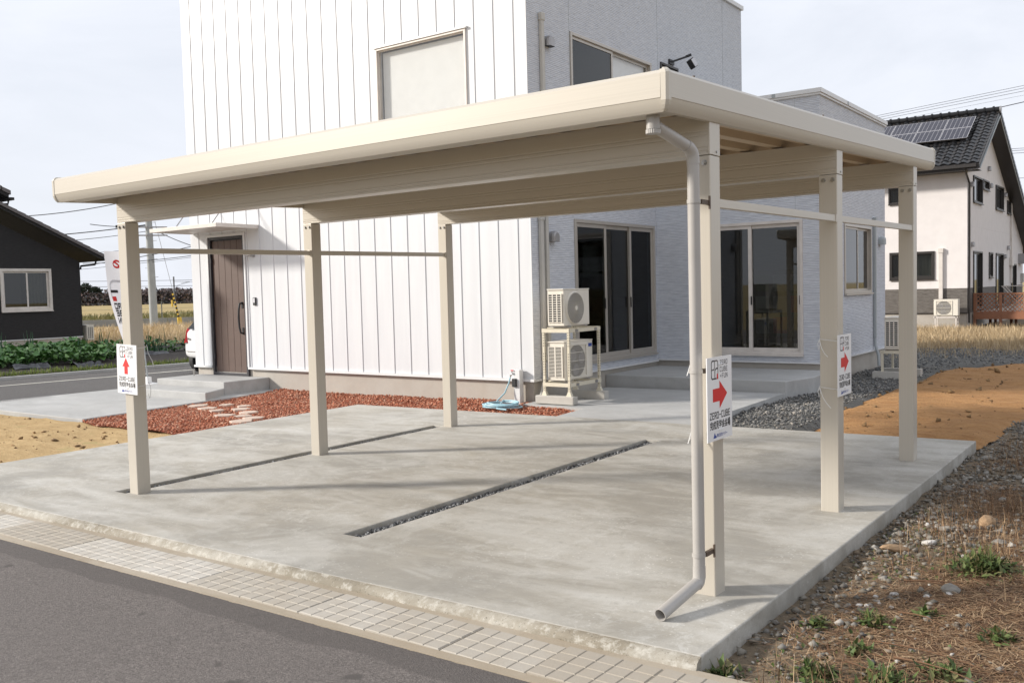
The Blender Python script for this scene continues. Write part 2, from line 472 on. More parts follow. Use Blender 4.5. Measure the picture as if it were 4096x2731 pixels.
def solar_mat():
    mt, t, b = new_mat("solar_cell")
    v = coords(t, (1, 1, 1))
    n = noise(t, v, 3, 2)
    t.links.new(mixc(t, n, (0.010, 0.010, 0.020), (0.022, 0.020, 0.034)), b.inputs["Base Color"])
    b.inputs["Roughness"].default_value = 0.25
    b.inputs["Specular IOR Level"].default_value = 0.35
    return mt
M["solar"] = solar_mat()
M["tile_black"] = plain("glazed_black_tile", (0.012, 0.012, 0.013), 0.30, 0, 0.15, 4, 0, 0.28)
M["tile_grey"] = plain("grey_roof_tile", (0.13, 0.115, 0.115), 0.6, 0, 0.2, 4)
M["retain"] = plain("retaining_concrete", (0.30, 0.30, 0.29), 0.9, 0, 0.18, 1.0)
M["far_wall"] = plain("far_house_wall", (0.25, 0.24, 0.24), 0.9)
M["far_roof"] = plain("far_house_roof", (0.10, 0.105, 0.115), 0.8)
M["fence_mesh"] = plain("galvanised_post", (0.22, 0.23, 0.22), 0.6, 0.4)

# ------------------------------------------------------------------ mesh helpers
class MB:
    def __init__(self):
        self.v, self.f, self.mi, self.mats = [], [], [], []
        self.cur = 0
    def mat(self, m_):
        if m_ not in self.mats:
            self.mats.append(m_)
        self.cur = self.mats.index(m_)
        return self
    def add(self, vs, fs):
        o = len(self.v)
        self.v += [tuple(x) for x in vs]
        self.f += [tuple(i + o for i in f) for f in fs]
        self.mi += [self.cur] * len(fs)
        return self
    def box(self, x0, x1, y0, y1, z0, z1, X=None):
        vs = [(x0, y0, z0), (x1, y0, z0), (x1, y1, z0), (x0, y1, z0), (x0, y0, z1), (x1, y0, z1), (x1, y1, z1), (x0, y1, z1)]
        if X is not None:
            vs = [tuple(X @ Vector(p)) for p in vs]
        return self.add(vs, [(0, 3, 2, 1), (4, 5, 6, 7), (0, 1, 5, 4), (1, 2, 6, 5), (2, 3, 7, 6), (3, 0, 4, 7)])
    def bar(self, a, b, w, h, upv=(0, 0, 1)):
        a, b = Vector(a), Vector(b)
        d = (b - a).normalized()
        s = d.cross(Vector(upv))
        if s.length < 1e-4:
            s = d.cross(Vector((1, 0, 0)))
        s.normalize()
        n = s.cross(d)
        vs = []
        for p in (a, b):
            for i, j in ((-1, -1), (1, -1), (1, 1), (-1, 1)):
                vs.append(p + s * (i * w / 2) + n * (j * h / 2))
        return self.add(vs, [(3, 2, 1, 0), (4, 5, 6, 7), (0, 1, 5, 4), (1, 2, 6, 5), (2, 3, 7, 6), (3, 0, 4, 7)])
    def tube(self, pts, r, n=10, cap=True, r2=None):
        pts = [Vector(p) for p in pts]
        rings = []
        N = len(pts)
        pn = None
        for i, p in enumerate(pts):
            d = (pts[min(i + 1, N - 1)] - pts[max(i - 1, 0)]).normalized()
            if pn is None:
                s = d.cross(Vector((0, 0, 1)))
                if s.length < 1e-3:
                    s = d.cross(Vector((1, 0, 0)))
                s.normalize()
            else:
                s = (pn - d * pn.dot(d)).normalized()
            pn = s
            q = d.cross(s)
            rad = r if r2 is None else r + (r2 - r) * i / (N - 1)
            rings.append([p + (s * math.cos(a) + q * math.sin(a)) * rad for a in (2 * math.pi * k / n for k in range(n))])
        vs = [v for ring in rings for v in ring]
        fs = []
        for i in range(N - 1):
            for k in range(n):
                k2 = (k + 1) % n
                fs.append((i * n + k, i * n + k2, (i + 1) * n + k2, (i + 1) * n + k))
        if cap:
            fs.append(tuple(reversed(range(n))))
            fs.append(tuple((N - 1) * n + k for k in range(n)))
        return self.add(vs, fs)
    def prism(self, poly, fn, a, b):
        """poly of (u,w); fn(u,w,t)->xyz ; extruded t from a to b"""
        n = len(poly)
        vs = [fn(u, w, a) for u, w in poly] + [fn(u, w, b) for u, w in poly]
        fs = [(i, (i + 1) % n, n + (i + 1) % n, n + i) for i in range(n)]
        fs += [tuple(reversed(range(n))), tuple(range(n, 2 * n))]
        return self.add(vs, fs)
    def poly(self, pts):
        return self.add(pts, [tuple(range(len(pts)))])
    def disc(self, c, ax, r, t, n=16, r_in=0.0):
        ax = Vector(ax).normalized()
        return self.tube([Vector(c) - ax * t / 2, Vector(c) + ax * t / 2], r, n)
    def build(self, name, mt=None, parent=None, smooth=False, bevel=0.0, segs=2, fix=True):
        me = bpy.data.meshes.new(name)
        me.from_pydata(self.v, [], self.f)
        mats = self.mats if self.mats else [mt]
        for x in mats:
            me.materials.append(x)
        if self.mats:
            me.polygons.foreach_set("material_index", self.mi)
        if fix:
            bm = bmesh.new(); bm.from_mesh(me)
            bmesh.ops.recalc_face_normals(bm, faces=bm.faces)
            bm.to_mesh(me); bm.free()
        if smooth:
            me.polygons.foreach_set("use_smooth", [True] * len(me.polygons))
        me.update()
        return link(name, me, parent, bevel, segs, smooth)

def link(name, me, parent=None, bevel=0.0, segs=2, smooth=False):
    o = bpy.data.objects.new(name, me)
    COL.objects.link(o)
    if parent is not None:
        o.parent = parent
    if bevel:
        md = o.modifiers.new("bevel", "BEVEL")
        md.width, md.segments, md.limit_method, md.angle_limit = bevel, segs, "ANGLE", math.radians(40)
        md.harden_normals = False
    elif smooth:
        try:
            md = o.modifiers.new("edges", "EDGE_SPLIT"); md.split_angle = math.radians(24 if "fascia" in name else 42)
        except Exception:
            pass
    return o

def tag(o, label=None, cat=None, group=None, kind=None):
    for k, v in (("label", label), ("category", cat), ("group", group), ("kind", kind)):
        if v:
            o[k] = v
    return o

def empty(name, loc=(0, 0, 0), rz=0.0, label=None, cat=None, group=None):
    o = bpy.data.objects.new(name, None)
    o.empty_display_size = 0.2
    COL.objects.link(o)
    o.location = loc
    o.rotation_euler = (0, 0, rz)
    return tag(o, label, cat, group)

def copy_tree(o, parent=None):
    c = o.copy()
    COL.objects.link(c)
    c.parent = parent
    for ch in o.children:
        copy_tree(ch, c)
    return c

def raw(name, V, F, mt, kind=None, parent=None, smooth=False):
    """numpy verts / faces of equal size -> one mesh object"""
    me = bpy.data.meshes.new(name)
    V = np.asarray(V, np.float32); F = np.asarray(F, np.int32)
    me.vertices.add(len(V)); me.vertices.foreach_set("co", V.ravel())
    k = F.shape[1]
    me.loops.add(F.size); me.loops.foreach_set("vertex_index", F.ravel())
    me.polygons.add(len(F))
    me.polygons.foreach_set("loop_start", np.arange(0, F.size, k, dtype=np.int32))
    if smooth:
        me.polygons.foreach_set("use_smooth", np.ones(len(F), bool))
    me.materials.append(mt)
    me.update(calc_edges=True); me.validate()
    o = link(name, me, parent)
    if kind:
        o["kind"] = kind
    return o

OCT_V = np.array([(1, 0, 0), (-1, 0, 0), (0, 1, 0), (0, -1, 0), (0, 0, 1), (0, 0, -1)], float)
OCT_F = np.array([(0, 2, 4), (2, 1, 4), (1, 3, 4), (3, 0, 4), (2, 0, 5), (1, 2, 5), (3, 1, 5), (0, 3, 5)])
CUB_V = np.array([(x, y, z) for z in (-1, 1) for x, y in ((-1, -1), (1, -1), (1, 1), (-1, 1))], float) * 0.75
CUB_F = np.array([(0, 2, 1), (0, 3, 2), (4, 5, 6), (4, 6, 7), (0, 1, 5), (0, 5, 4), (1, 2, 6), (1, 6, 5), (2, 3, 7), (2, 7, 6), (3, 0, 4), (3, 4, 7)])

def chips(P, smin, smax, flat=0.6, jit=0.35, pw=2.0, cube=False):
    """angular stones at points P (N,3)"""
    N = len(P)
    BV, BF = (CUB_V, CUB_F) if cube else (OCT_V, OCT_F)
    nv = len(BV)
    s = smin + (smax - smin) * rng.random(N) ** pw
    V = BV[None] + rng.normal(0, jit, (N, nv, 3)) * 0.8
    V = V * np.stack([s, s * rng.uniform(0.55, 1.0, N), s * rng.uniform(flat * 0.6, flat * 1.3, N)], -1)[:, None, :] * 0.5
    a = rng.uniform(0, 2 * np.pi, N); b = rng.normal(0, 0.35, N)
    ca, sa, cb, sb = np.cos(a), np.sin(a), np.cos(b), np.sin(b)
    x, y, z = V[..., 0], V[..., 1], V[..., 2]
    y, z = y * cb[:, None] - z * sb[:, None], y * sb[:, None] + z * cb[:, None]
    x, y = x * ca[:, None] - y * sa[:, None], x * sa[:, None] + y * ca[:, None]
    V = np.stack([x, y, z], -1) + P[:, None, :]
    V[..., 2] += (s * 0.14)[:, None]
    F = (BF[None] + (np.arange(N) * nv)[:, None, None]).reshape(-1, 3)
    return V.reshape(-1, 3), F

def blades(P, hmin, hmax, w, lean=0.4, lying=False, segs=2):
    """thin curved grass blades / straws rooted at P"""
    N = len(P)
    h = rng.uniform(hmin, hmax, N)
    a = rng.uniform(0, 2 * np.pi, N)
    d = np.stack([np.cos(a), np.sin(a), np.zeros(N)], -1)
    ss = np.stack([-np.sin(a), np.cos(a), np.zeros(N)], -1)
    if lying:
        ln = rng.uniform(0.75, 1.0, N); upk = rng.uniform(0.0, 0.25, N)
        cv = rng.normal(0, 0.18, N)
    else:
        ln = np.abs(rng.normal(0, lean, N)); upk = np.sqrt(np.clip(1 - np.minimum(ln, 0.95) ** 2, 0.08, 1))
        cv = rng.normal(0, 0.12, N)
    V = []
    for i in range(segs + 1):
        t_ = i / segs
        if lying:
            c = P + d * (h * ln * t_)[:, None] + ss * (h * cv * t_ * t_)[:, None]
            c[:, 2] += h * upk * t_ * (1.3 - t_) + 0.006
            wid = w * (1 - 0.55 * t_)
        else:
            c = P + d * (h * ln * t_ ** 1.7)[:, None] + ss * (h * cv * t_ * t_)[:, None]
            c[:, 2] += h * upk * t_
            wid = w * (1 - 0.8 * t_)
        # face mostly towards the viewer side for coverage
        side = ss * 0.8 + np.array([cy, sy, 0]) * 0.5
        side /= np.linalg.norm(side, axis=1)[:, None]
        if lying:
            side = ss
        V += [c - side * wid / 2, c + side * wid / 2]
    V = np.stack(V, 1)
    nv = 2 * (segs + 1)
    q = np.array([(2 * i, 2 * i + 1, 2 * i + 3, 2 * i + 2) for i in range(segs)])
    F = (q[None] + (np.arange(N) * nv)[:, None, None]).reshape(-1, 4)
    return V.reshape(-1, 3), F

def leaves(P, smin, smax, tilt=0.9, long=1.6):
    """bent leaf-sized quads pairs"""
    N = len(P)
    s = rng.uniform(smin, smax, N)
    a = rng.uniform(0, 2 * np.pi, N); b = rng.normal(0.2, tilt * 0.5, N)
    d = np.stack([np.cos(a) * np.cos(b), np.sin(a) * np.cos(b), np.sin(b)], -1)
    ss = np.stack([-np.sin(a), np.cos(a), rng.normal(0, 0.35, N)], -1)
    up_ = np.cross(d, ss)
    p0 = P; p1 = P + d * (s * 0.5)[:, None] + ss * (s * 0.35)[:, None] + up_ * (s * 0.1)[:, None]
    p2 = P + d * (s * long * 0.62)[:, None] - up_ * (s * 0.12)[:, None]
    p3 = P + d * (s * 0.5)[:, None] - ss * (s * 0.35)[:, None] + up_ * (s * 0.1)[:, None]
    V = np.stack([p0, p1, p2, p3], 1).reshape(-1, 3)
    F = (np.array([(0, 1, 2), (0, 2, 3)])[None] + (np.arange(N) * 4)[:, None, None]).reshape(-1, 3)
    return V, F

def inpoly(x, y, poly):
    c = np.zeros(len(x), bool)
    n = len(poly)
    for i in range(n):
        (x1, y1), (x2, y2) = poly[i], poly[(i + 1) % n]
        k = ((y1 > y) != (y2 > y)) & (x < (x2 - x1) * (y - y1) / (y2 - y1 + 1e-12) + x1)
        c ^= k
    return c

def scatter(poly, n):
    xs = [p[0] for p in poly]; ys = [p[1] for p in poly]
    x = rng.uniform(min(xs), max(xs), n); y = rng.uniform(min(ys), max(ys), n)
    k = inpoly(x, y, poly)
    return x[k], y[k]

def gz(x, y):
    return 0.006 * np.clip(y, -2, 12) + 0.011 * np.clip(x, -9, 2)

def vnoise(x, y, f, seed=0):
    """cheap smooth value noise"""
    r = np.random.default_rng(seed)
    tab = r.random((64, 64))
    x = np.asarray(x) * f; y = np.asarray(y) * f
    xi, yi = np.floor(x).astype(int), np.floor(y).astype(int)
    fx, fy = x - xi, y - yi
    fx = fx * fx * (3 - 2 * fx); fy = fy * fy * (3 - 2 * fy)
    g = lambda i, j: tab[i % 64, j % 64]
    return (g(xi, yi) * (1 - fx) + g(xi + 1, yi) * fx) * (1 - fy) + (g(xi, yi + 1) * (1 - fx) + g(xi + 1, yi + 1) * fx) * fy

def sheet(name, poly, hfun, step, mt, kind="structure", parent=None, smooth=True):
    """triangulated sheet over a polygon following hfun(x,y)"""
    bm = bmesh.new()
    pts = []
    n = len(poly)
    for i in range(n):
        a, b = Vector((*poly[i], 0)), Vector((*poly[(i + 1) % n], 0))
        pts.append(a)
    vs = [bm.verts.new(p) for p in pts]
    bm.faces.new(vs)
    x0, x1 = min(p.x for p in pts), max(p.x for p in pts)
    y0, y1 = min(p.y for p in pts), max(p.y for p in pts)
    for i in range(1, int((x1 - x0) / step) + 1):
        bmesh.ops.bisect_plane(bm, geom=bm.verts[:] + bm.edges[:] + bm.faces[:], plane_co=(x0 + i * step, 0, 0), plane_no=(1, 0, 0))
    for i in range(1, int((y1 - y0) / step) + 1):
        bmesh.ops.bisect_plane(bm, geom=bm.verts[:] + bm.edges[:] + bm.faces[:], plane_co=(0, y0 + i * step, 0), plane_no=(0, 1, 0))
    co = np.array([v.co[:] for v in bm.verts])
    z = hfun(co[:, 0], co[:, 1])
    for v, zz in zip(bm.verts, z):
        v.co.z = zz
    bmesh.ops.recalc_face_normals(bm, faces=bm.faces)
    if sum(f.normal.z for f in bm.faces) < 0:
        bmesh.ops.reverse_faces(bm, faces=bm.faces)
    me = bpy.data.meshes.new(name)
    bm.to_mesh(me); bm.free()
    me.materials.append(mt)
    if smooth:
        me.polygons.foreach_set("use_smooth", [True] * len(me.polygons))
    o = link(name, me, parent)
    if kind:
        o["kind"] = kind
    return o
# ================================================================== SETTING
def terrain(x, y):
    return np.interp(-np.asarray(x, float), [-400, 20, 30, 45, 100, 160, 3000], [-0.16, -0.16, 0.02, 0.23, 0.83, 0.92, 0.95])
# big ground sheet to the horizon
gx_ = np.concatenate([[-3000, -1200, -500, -260, -200], np.linspace(-170, -24, 60), [-20, -10, 0, 10, 30, 60, 120, 400, 1200, 3000]])
gy_ = np.concatenate([[-3000, -800, -200, -60, -20], np.linspace(-10, 130, 40), [200, 400, 1200, 3000]])
XX, YY = np.meshgrid(gx_, gy_, indexing="ij")
ZZ = terrain(XX, YY)
V = np.stack([XX, YY, ZZ], -1).reshape(-1, 3)
nx, ny = len(gx_), len(gy_)
F = np.array([(i * ny + j, (i + 1) * ny + j, (i + 1) * ny + j + 1, i * ny + j + 1) for i in range(nx - 1) for j in range(ny - 1)])
raw("ground", V, F, M["field"], "structure", smooth=True)

# ---- parking slab with two drain slots
slots = [(-2.873, -2.700, -0.06, 4.54), (-5.972, -5.800, -0.02, 4.46)]
XS = sorted({-8.76, -7.2, 0.286, -4.4, -1.3, *[v for s in slots for v in s[:2]]})
YS = sorted({-0.80, 5.79, 1.5, 3.0, *[v for s in slots for v in s[2:]]})
sl = MB()
def sl_z(x, y):
    return float(gz(np.array(x), np.array(y)))
vi = {}
def sv(x, y, dz=0.0):
    k = (round(x, 4), round(y, 4), round(dz, 4))
    if k not in vi:
        vi[k] = len(sl.v); sl.v.append((x, y, sl_z(x, y) + dz))
    return vi[k]
def in_slot(xm, ym):
    return any(a < xm < b and c < ym < d for a, b, c, d in slots)
for i in range(len(XS) - 1):
    for j in range(len(YS) - 1):
        x0, x1, y0, y1 = XS[i], XS[i + 1], YS[j], YS[j + 1]
        dz = -0.065 if in_slot((x0 + x1) / 2, (y0 + y1) / 2) else 0.0
        sl.f.append((sv(x0, y0, dz), sv(x1, y0, dz), sv(x1, y1, dz), sv(x0, y1, dz))); sl.mi.append(0)
for a, b, c, d in slots:
    ys = [y for y in YS if c <= y <= d]
    for k in range(len(ys) - 1):
        for x in (a, b):
            sl.f.append((sv(x, ys[k]), sv(x, ys[k + 1]), sv(x, ys[k + 1], -0.065), sv(x, ys[k], -0.065))); sl.mi.append(0)
    for y in (c, d):
        sl.f.append((sv(a, y), sv(b, y), sv(b, y, -0.065), sv(a, y, -0.065))); sl.mi.append(0)
for i in range(len(XS) - 1):
    for y in (YS[0], YS[-1]):
        sl.f.append((sv(XS[i], y), sv(XS[i + 1], y), sv(XS[i + 1], y, -0.2), sv(XS[i], y, -0.2))); sl.mi.append(0)
for j in range(len(YS) - 1):
    for x in (XS[0], XS[-1]):
        sl.f.append((sv(x, YS[j]), sv(x, YS[j + 1]), sv(x, YS[j + 1], -0.2), sv(x, YS[j], -0.2))); sl.mi.append(0)
slab = sl.build("concrete_slab", M["slab"], bevel=0.008)
slab["kind"] = "structure"
# chipped rounded front lip of the slab
xs = np.linspace(-8.8, 0.2858, 460)
prof = [(-0.797, -0.003), (-0.812, -0.006), (-0.832, -0.017), (-0.848, -0.034), (-0.856, -0.055), (-0.858, -0.12)]
Vv = []
for k, (yy, zz) in enumerate(prof):
    jit = (vnoise(xs, xs * 0 + k * 3.1, 9.0, 3) - 0.5) * 0.020 + (vnoise(xs, xs * 0 + k * 5.3, 38.0, 4) - 0.5) * 0.016
    jit *= 0 if k == 0 else 1
    wob = (vnoise(xs, xs * 0, 0.9, 8) - 0.5) * 0.03
    Vv.append(np.stack([xs, yy + jit * 0.7 + wob * (k > 0), gz(xs, yy) + zz + jit * 0.35], -1))
Vv = np.concatenate(Vv)
nx = len(xs)
F = np.array([(k * nx + i, k * nx + i + 1, (k + 1) * nx + i + 1, (k + 1) * nx + i) for k in range(len(prof) - 1) for i in range(nx - 1)])
raw("slab_lip", Vv, F, M["edge"], None, slab, smooth=True)
MB().add([(0.2845, y_, sl_z(0.2845, y_) + z_ - 0.001) for y_, z_ in [(-0.79, -0.003)] + prof + [(-0.79, -0.12)]], [tuple(range(len(prof) + 2))]).build("lip_end", M["edge"], slab)

# drain stones in the slots
for (a, b, c, d) in slots:
    n = 2600
    x = rng.uniform(a + 0.012, b - 0.012, n); y = rng.uniform(c + 0.012, d - 0.012, n)
    P = np.stack([x, y, gz(x, y) - 0.052 + rng.uniform(0, 0.022, n)], -1)
    o = raw("drain_stones", *chips(P, 0.016, 0.036, 0.8), M["dark_chip"], "stuff")
    tag(o, None, None)

# ---- roadside gutter with concrete covers
GZ = lambda x: 0.011 * np.clip(x, -9, 2) - 0.045
gt = MB()
for (y0, y1, dz) in ((-0.935, -0.845, -0.010), (-1.365, -1.305, 0.000)):
    xsg = np.linspace(-14, 6, 21)
    for i in range(20):
        za, zb = float(GZ(xsg[i])) + dz, float(GZ(xsg[i + 1])) + dz
        gt.add([(xsg[i], y0, za), (xsg[i + 1], y0, zb), (xsg[i + 1], y1, zb), (xsg[i], y1, za),
                (xsg[i], y0, za - .15), (xsg[i + 1], y0, zb - .15), (xsg[i + 1], y1, zb - .15), (xsg[i], y1, za - .15)],
               [(0, 1, 2, 3), (0, 4, 5, 1), (3, 2, 6, 7)])
for i in range(20):
    za, zb = float(GZ(xsg[i])) - 0.07, float(GZ(xsg[i + 1])) - 0.07
    gt.add([(xsg[i], -1.34, za), (xsg[i + 1], -1.34, zb), (xsg[i + 1], -0.86, zb), (xsg[i], -0.86, za)], [(0, 1, 2, 3)])
gutter = gt.build("roadside_gutter", M["gutter"], fix=False)
gutter["kind"] = "structure"
def cover_mesh(notch):
    b = MB()
    w, d = 0.520, 0.362
    b.box(0.003, w - 0.003, 0, d, -0.05, -0.001)
    nxc, nyc = 5, 4
    cw, cd = (w - 0.012) / nxc, d / nyc
    for i in range(nxc):
        for j in range(nyc):
            x0, x1 = 0.006 + i * cw + 0.0024, 0.006 + (i + 1) * cw - 0.0024
            y0, y1 = j * cd + 0.0022, (j + 1) * cd - 0.0022
            if notch and i == 0 and j in (1, 2):
                x0 += 0.045
            b.add([(x0, y0, -0.001), (x1, y0, -0.001), (x1, y1, -0.001), (x0, y1, -0.001),
                   (x0 + .003, y0 + .003, 0.0032), (x1 - .003, y0 + .003, 0.0032), (x1 - .003, y1 - .003, 0.0032), (x0 + .003, y1 - .003, 0.0032)],
                  [(4, 5, 6, 7), (0, 1, 5, 4), (1, 2, 6, 5), (2, 3, 7, 6), (3, 0, 4, 7)])
    if notch:
        b.mat(M["void"]).box(0.0, 0.05, d * 0.27, d * 0.73, -0.012, -0.0035)
    return b
cm = []
for notch in (False, True):
    b = cover_mesh(notch)
    if notch:
        n_void = 6
        b.mats = [M["cover"], M["void"]]
        b.mi = [0] * (len(b.f) - n_void) + [1] * n_void
    o = b.build("gutter_cover", M["cover"], gutter)
    cm.append(o)
proto_used = [False, False]
for k in range(-10, 18):
    x = 0.170 - 0.523 * k
    if x < -9.2:
        continue
    ki = 1 if k in (3, 5, 9, 12, 14) else 0
    if not proto_used[ki]:
        o = cm[ki]; proto_used[ki] = True
    else:
        o = cm[ki].copy(); COL.objects.link(o)
    o.location = (x - 0.52, -1.303, float(GZ(x)) + random.uniform(-0.004, 0.004) + 0.001)
    o.rotation_euler = (random.uniform(-.004, .004), 0.0, random.uniform(-.003, .003))

# ---- asphalt road in front
rd = MB()
xsr = np.linspace(-60, 40, 101)
ysr = np.linspace(-9.5, -1.36, 12)
yj = [ysr] * len(xsr)
Vr, Fr = [], []
xf = np.concatenate([np.linspace(-60, -10, 20), np.arange(-9.98, 3.0, 0.03), np.linspace(3.5, 40, 20)])
jit = (vnoise(xf, xf * 0, 7.0, 5) - 0.5) * 0.022 + (vnoise(xf, xf * 0, 30.0, 6) - 0.5) * 0.012
for j, yy in enumerate(ysr):
    e = jit if j == len(ysr) - 1 else 0 * xf
    Vr.append(np.stack([xf, yy + e, GZ(xf) - 0.006 - 0.012 * (yy + 1.36) * 0.3], -1))
Vr = np.concatenate(Vr); nn = len(xf)
Fr = np.array([(j * nn + i, j * nn + i + 1, (j + 1) * nn + i + 1, (j + 1) * nn + i) for j in range(len(ysr) - 1) for i in range(nn - 1)])
raw("road", Vr, Fr, M["asphalt"], "structure", smooth=True)

# ---- street on the far side of the lot (runs away along y)
sk = 0.115
def stx(y): return sk * (y - 5.0)
st = MB()
ysn = np.linspace(-9, 60, 36)
for a, b in zip(ysn[:-1], ysn[1:]):
    st.add([(-20.55 + stx(a), a, -0.094), (-15.45 + stx(a), a, -0.094), (-15.45 + stx(b), b, -0.094), (-20.55 + stx(b), b, -0.094)], [(0, 1, 2, 3)])
o = st.build("street", M["street"]); o["kind"] = "structure"
ln = MB()
for a, b in zip(ysn[:-1], ysn[1:]):
    ln.add([(-18.95 + stx(a), a, -0.089), (-18.80 + stx(a), a, -0.089), (-18.80 + stx(b), b, -0.089), (-18.95 + stx(b), b, -0.089)], [(0, 1, 2, 3)])
o = ln.build("street_marking", M["paint"]); o["kind"] = "structure"
kb = MB()
for a, b in zip(ysn[:-1], ysn[1:]):
    kb.add([(-20.74 + stx(a), a, -0.03), (-20.552 + stx(a), a, -0.03), (-20.552 + stx(b), b, -0.03), (-20.74 + stx(b), b, -0.03),
            (-20.74 + stx(a), a, -0.2), (-20.552 + stx(a), a, -0.2), (-20.552 + stx(b), b, -0.2), (-20.74 + stx(b), b, -0.2)],
           [(0, 1, 2, 3), (1, 5, 6, 2), (0, 3, 7, 4)])
o = kb.build("street_kerb", M["step"]); o["kind"] = "structure"

# ---- entrance walk
walk_poly = [(-15.66, 2.64), (-11.54, 2.70), (-11.72, 5.0), (-11.80, 6.9), (-15.20, 6.9)]
wm = MB()
zt = [float(gz(np.array(x), np.array(y))) for x, y in walk_poly]
n = len(walk_poly)
wm.add([(x, y, z) for (x, y), z in zip(walk_poly, zt)] + [(x, y, z - 0.2) for (x, y), z in zip(walk_poly, zt)],
       [tuple(range(n))] + [(i, (i + 1) % n, n + (i + 1) % n, n + i) for i in range(n)])
o = wm.build("entrance_path", M["step"], bevel=0.008); o["kind"] = "structure"

# ---- house frame: local origin at the meeting edge of white and grey walls
HX, HY, HROT = -5.983, 6.791, 0.0128
hc, hs = math.cos(HROT), math.sin(HROT)
def hw(x, y):
    return (HX + hc * x - hs * y, HY + hs * x + hc * y)
# concrete apron beside the grey wall
ap = MB()
def apz(x, y, up_):
    return float(gz(np.array(x), np.array(y))) + up_
ap_top = [(*hw(1.06, -1.02), 0.002), (*hw(3.10, -1.08), 0.002), (*hw(3.14, 0.05), 0.03), (*hw(3.12, 2.14), 0.035), (*hw(0.02, 2.14), 0.035),
          (*hw(0.02, -0.34), 0.045), (*hw(1.16, -0.47), 0.04)]
n = len(ap_top)
ap.add([(x, y, apz(x, y, u)) for x, y, u in ap_top] + [(x, y, apz(x, y, u) - 0.25) for x, y, u in ap_top],
       [(0, 1, 2, 6), (2, 3, 4, 6), (4, 5, 6)] + [(i, (i + 1) % n, n + (i + 1) % n, n + i) for i in range(n)])
o = ap.build("concrete_apron", M["step"]); o["kind"] = "structure"

# ---- sand, red gravel, soil, rough lot
def bumpy(base, amp, f, seed):
    return lambda x, y: gz(x, y) + base + amp * (vnoise(x, y, f, seed) - 0.5) + amp * 0.5 * (vnoise(x, y, f * 3.3, seed + 1) - 0.5)
sheet("sand_ground", [(-16.2, -0.80), (-8.74, -0.80), (-8.74, 3.1), (-9.6, 2.95), (-11.6, 2.95), (-11.6, 2.66), (-15.7, 2.60)], bumpy(-0.052, 0.05, 2.3, 11), 0.16, M["sand"])
red_poly = [(-11.56, 2.70), (-10.8, 2.54), (-10.3, 2.60), (-9.66, 2.63), (-9.0, 2.62), (-8.74, 2.75), (-8.74, 5.78), (-4.90, 5.78), (-4.93, 6.48), hw(0.30, -0.36), hw(0.02, -0.33), hw(0.02, 0.02), hw(-5.82, 0.04), hw(-5.82, -1.6), (-11.72, 5.0)]
def red_h(x, y):
    edge = np.clip((x + 11.8) / 0.3, 0, 1)
    wall = np.clip((y - 5.9) / 0.9, 0, 1) * 0.05
    return gz(x, y) - 0.035 + wall + 0.035 * (vnoise(x, y, 1.9, 21) - 0.5) * edge
sheet("red_gravel_bed", red_poly, red_h, 0.16, M["redbed"])
x, y = scatter(red_poly, 42000)
P = np.stack([x, y, red_h(x, y) + rng.uniform(-0.004, 0.014, len(x))], -1)
raw("red_gravel", *chips(P, 0.020, 0.050, 0.6), M["red_chip"], "stuff")
# thin spill of sand over the red bed edge and clods on the sand
x, y = scatter([(-16, -0.8), (-8.8, -0.8), (-8.8, 2.5), (-15.7, 2.5)], 1300)
P = np.stack([x, y, bumpy(-0.052, 0.05, 2.3, 11)(x, y)], -1)
raw("sand_clods", *chips(P, 0.010, 0.10, 0.6, pw=11), M["clod"], "stuff")

# rough lot to the right of the slab
def dist_edge(x, y, poly):
    """signed distance to a polygon's edge, positive inside"""
    x = np.asarray(x, float); y = np.asarray(y, float)
    d = np.full(x.shape, 1e9)
    for (x1, y1), (x2, y2) in zip(poly, poly[1:] + poly[:1]):
        l2 = (x2 - x1) ** 2 + (y2 - y1) ** 2
        t_ = np.clip(((x - x1) * (x2 - x1) + (y - y1) * (y2 - y1)) / l2, 0, 1)
        d = np.minimum(d, np.hypot(x - x1 - t_ * (x2 - x1), y - y1 - t_ * (y2 - y1)))
    return np.where(inpoly(x, y, poly), d, -d)
SOIL_OLD = [(-1.5, 5.9), (-1.7, 8.5), (-1.6, 12.0), (-1.6, 15.2), (-0.5, 15.7), (2.2, 16.0), (2.0, 11.0), (0.72, 9.0), (0.27, 7.8), (0.18, 6.5), (0.16, 5.9)]
soil_poly = [(-1.67, 5.80), (-1.65, 6.8), (-1.85, 8.5), (-1.80, 10.0), (-1.70, 12.0), (-1.88, 14.3), (-1.7, 15.4), (-0.5, 15.9), (2.4, 16.2), (2.2, 11.0), (0.9, 9.0), (0.45, 7.8), (0.36, 6.5), (0.30, 5.80)]
rough_poly = [(0.30, -0.86), (14, -0.86), (14, 60), (-7, 60), (-9, 30), (-3.0, 16), (-2.95, 5.82), (0.30, 5.82)]
def rough_h(x, y):
    near = np.clip((x - 0.30) / 0.5, 0, 1)
    return gz(x, y) - 0.105 - 0.12 * np.clip((dist_edge(x, y, soil_poly) - 0.14) / 0.2, 0, 1) + 0.04 * near + 0.07 * (vnoise(x, y, 1.1, 31) - 0.5) * np.clip((x - 0.2) + 0.3, 0.25, 1) + 0.03 * (vnoise(x, y, 4.0, 32) - 0.5)
sheet("rough_ground", [(0.287, -0.92), (14, -0.92), (14, 20), (-2.2, 20), (-3.2, 5.795), (0.287, 5.795)], rough_h, 0.22, M["rough"])
sheet("rear_ground", [(14, 20), (14, 75), (-12, 75), (-12, 15.3), (-2.2, 15.3), (-2.2, 20)], lambda x, y: 0 * x - 0.04 + 0.08 * (vnoise(x, y, 0.5, 41) - 0.5), 0.9, M["rough"])
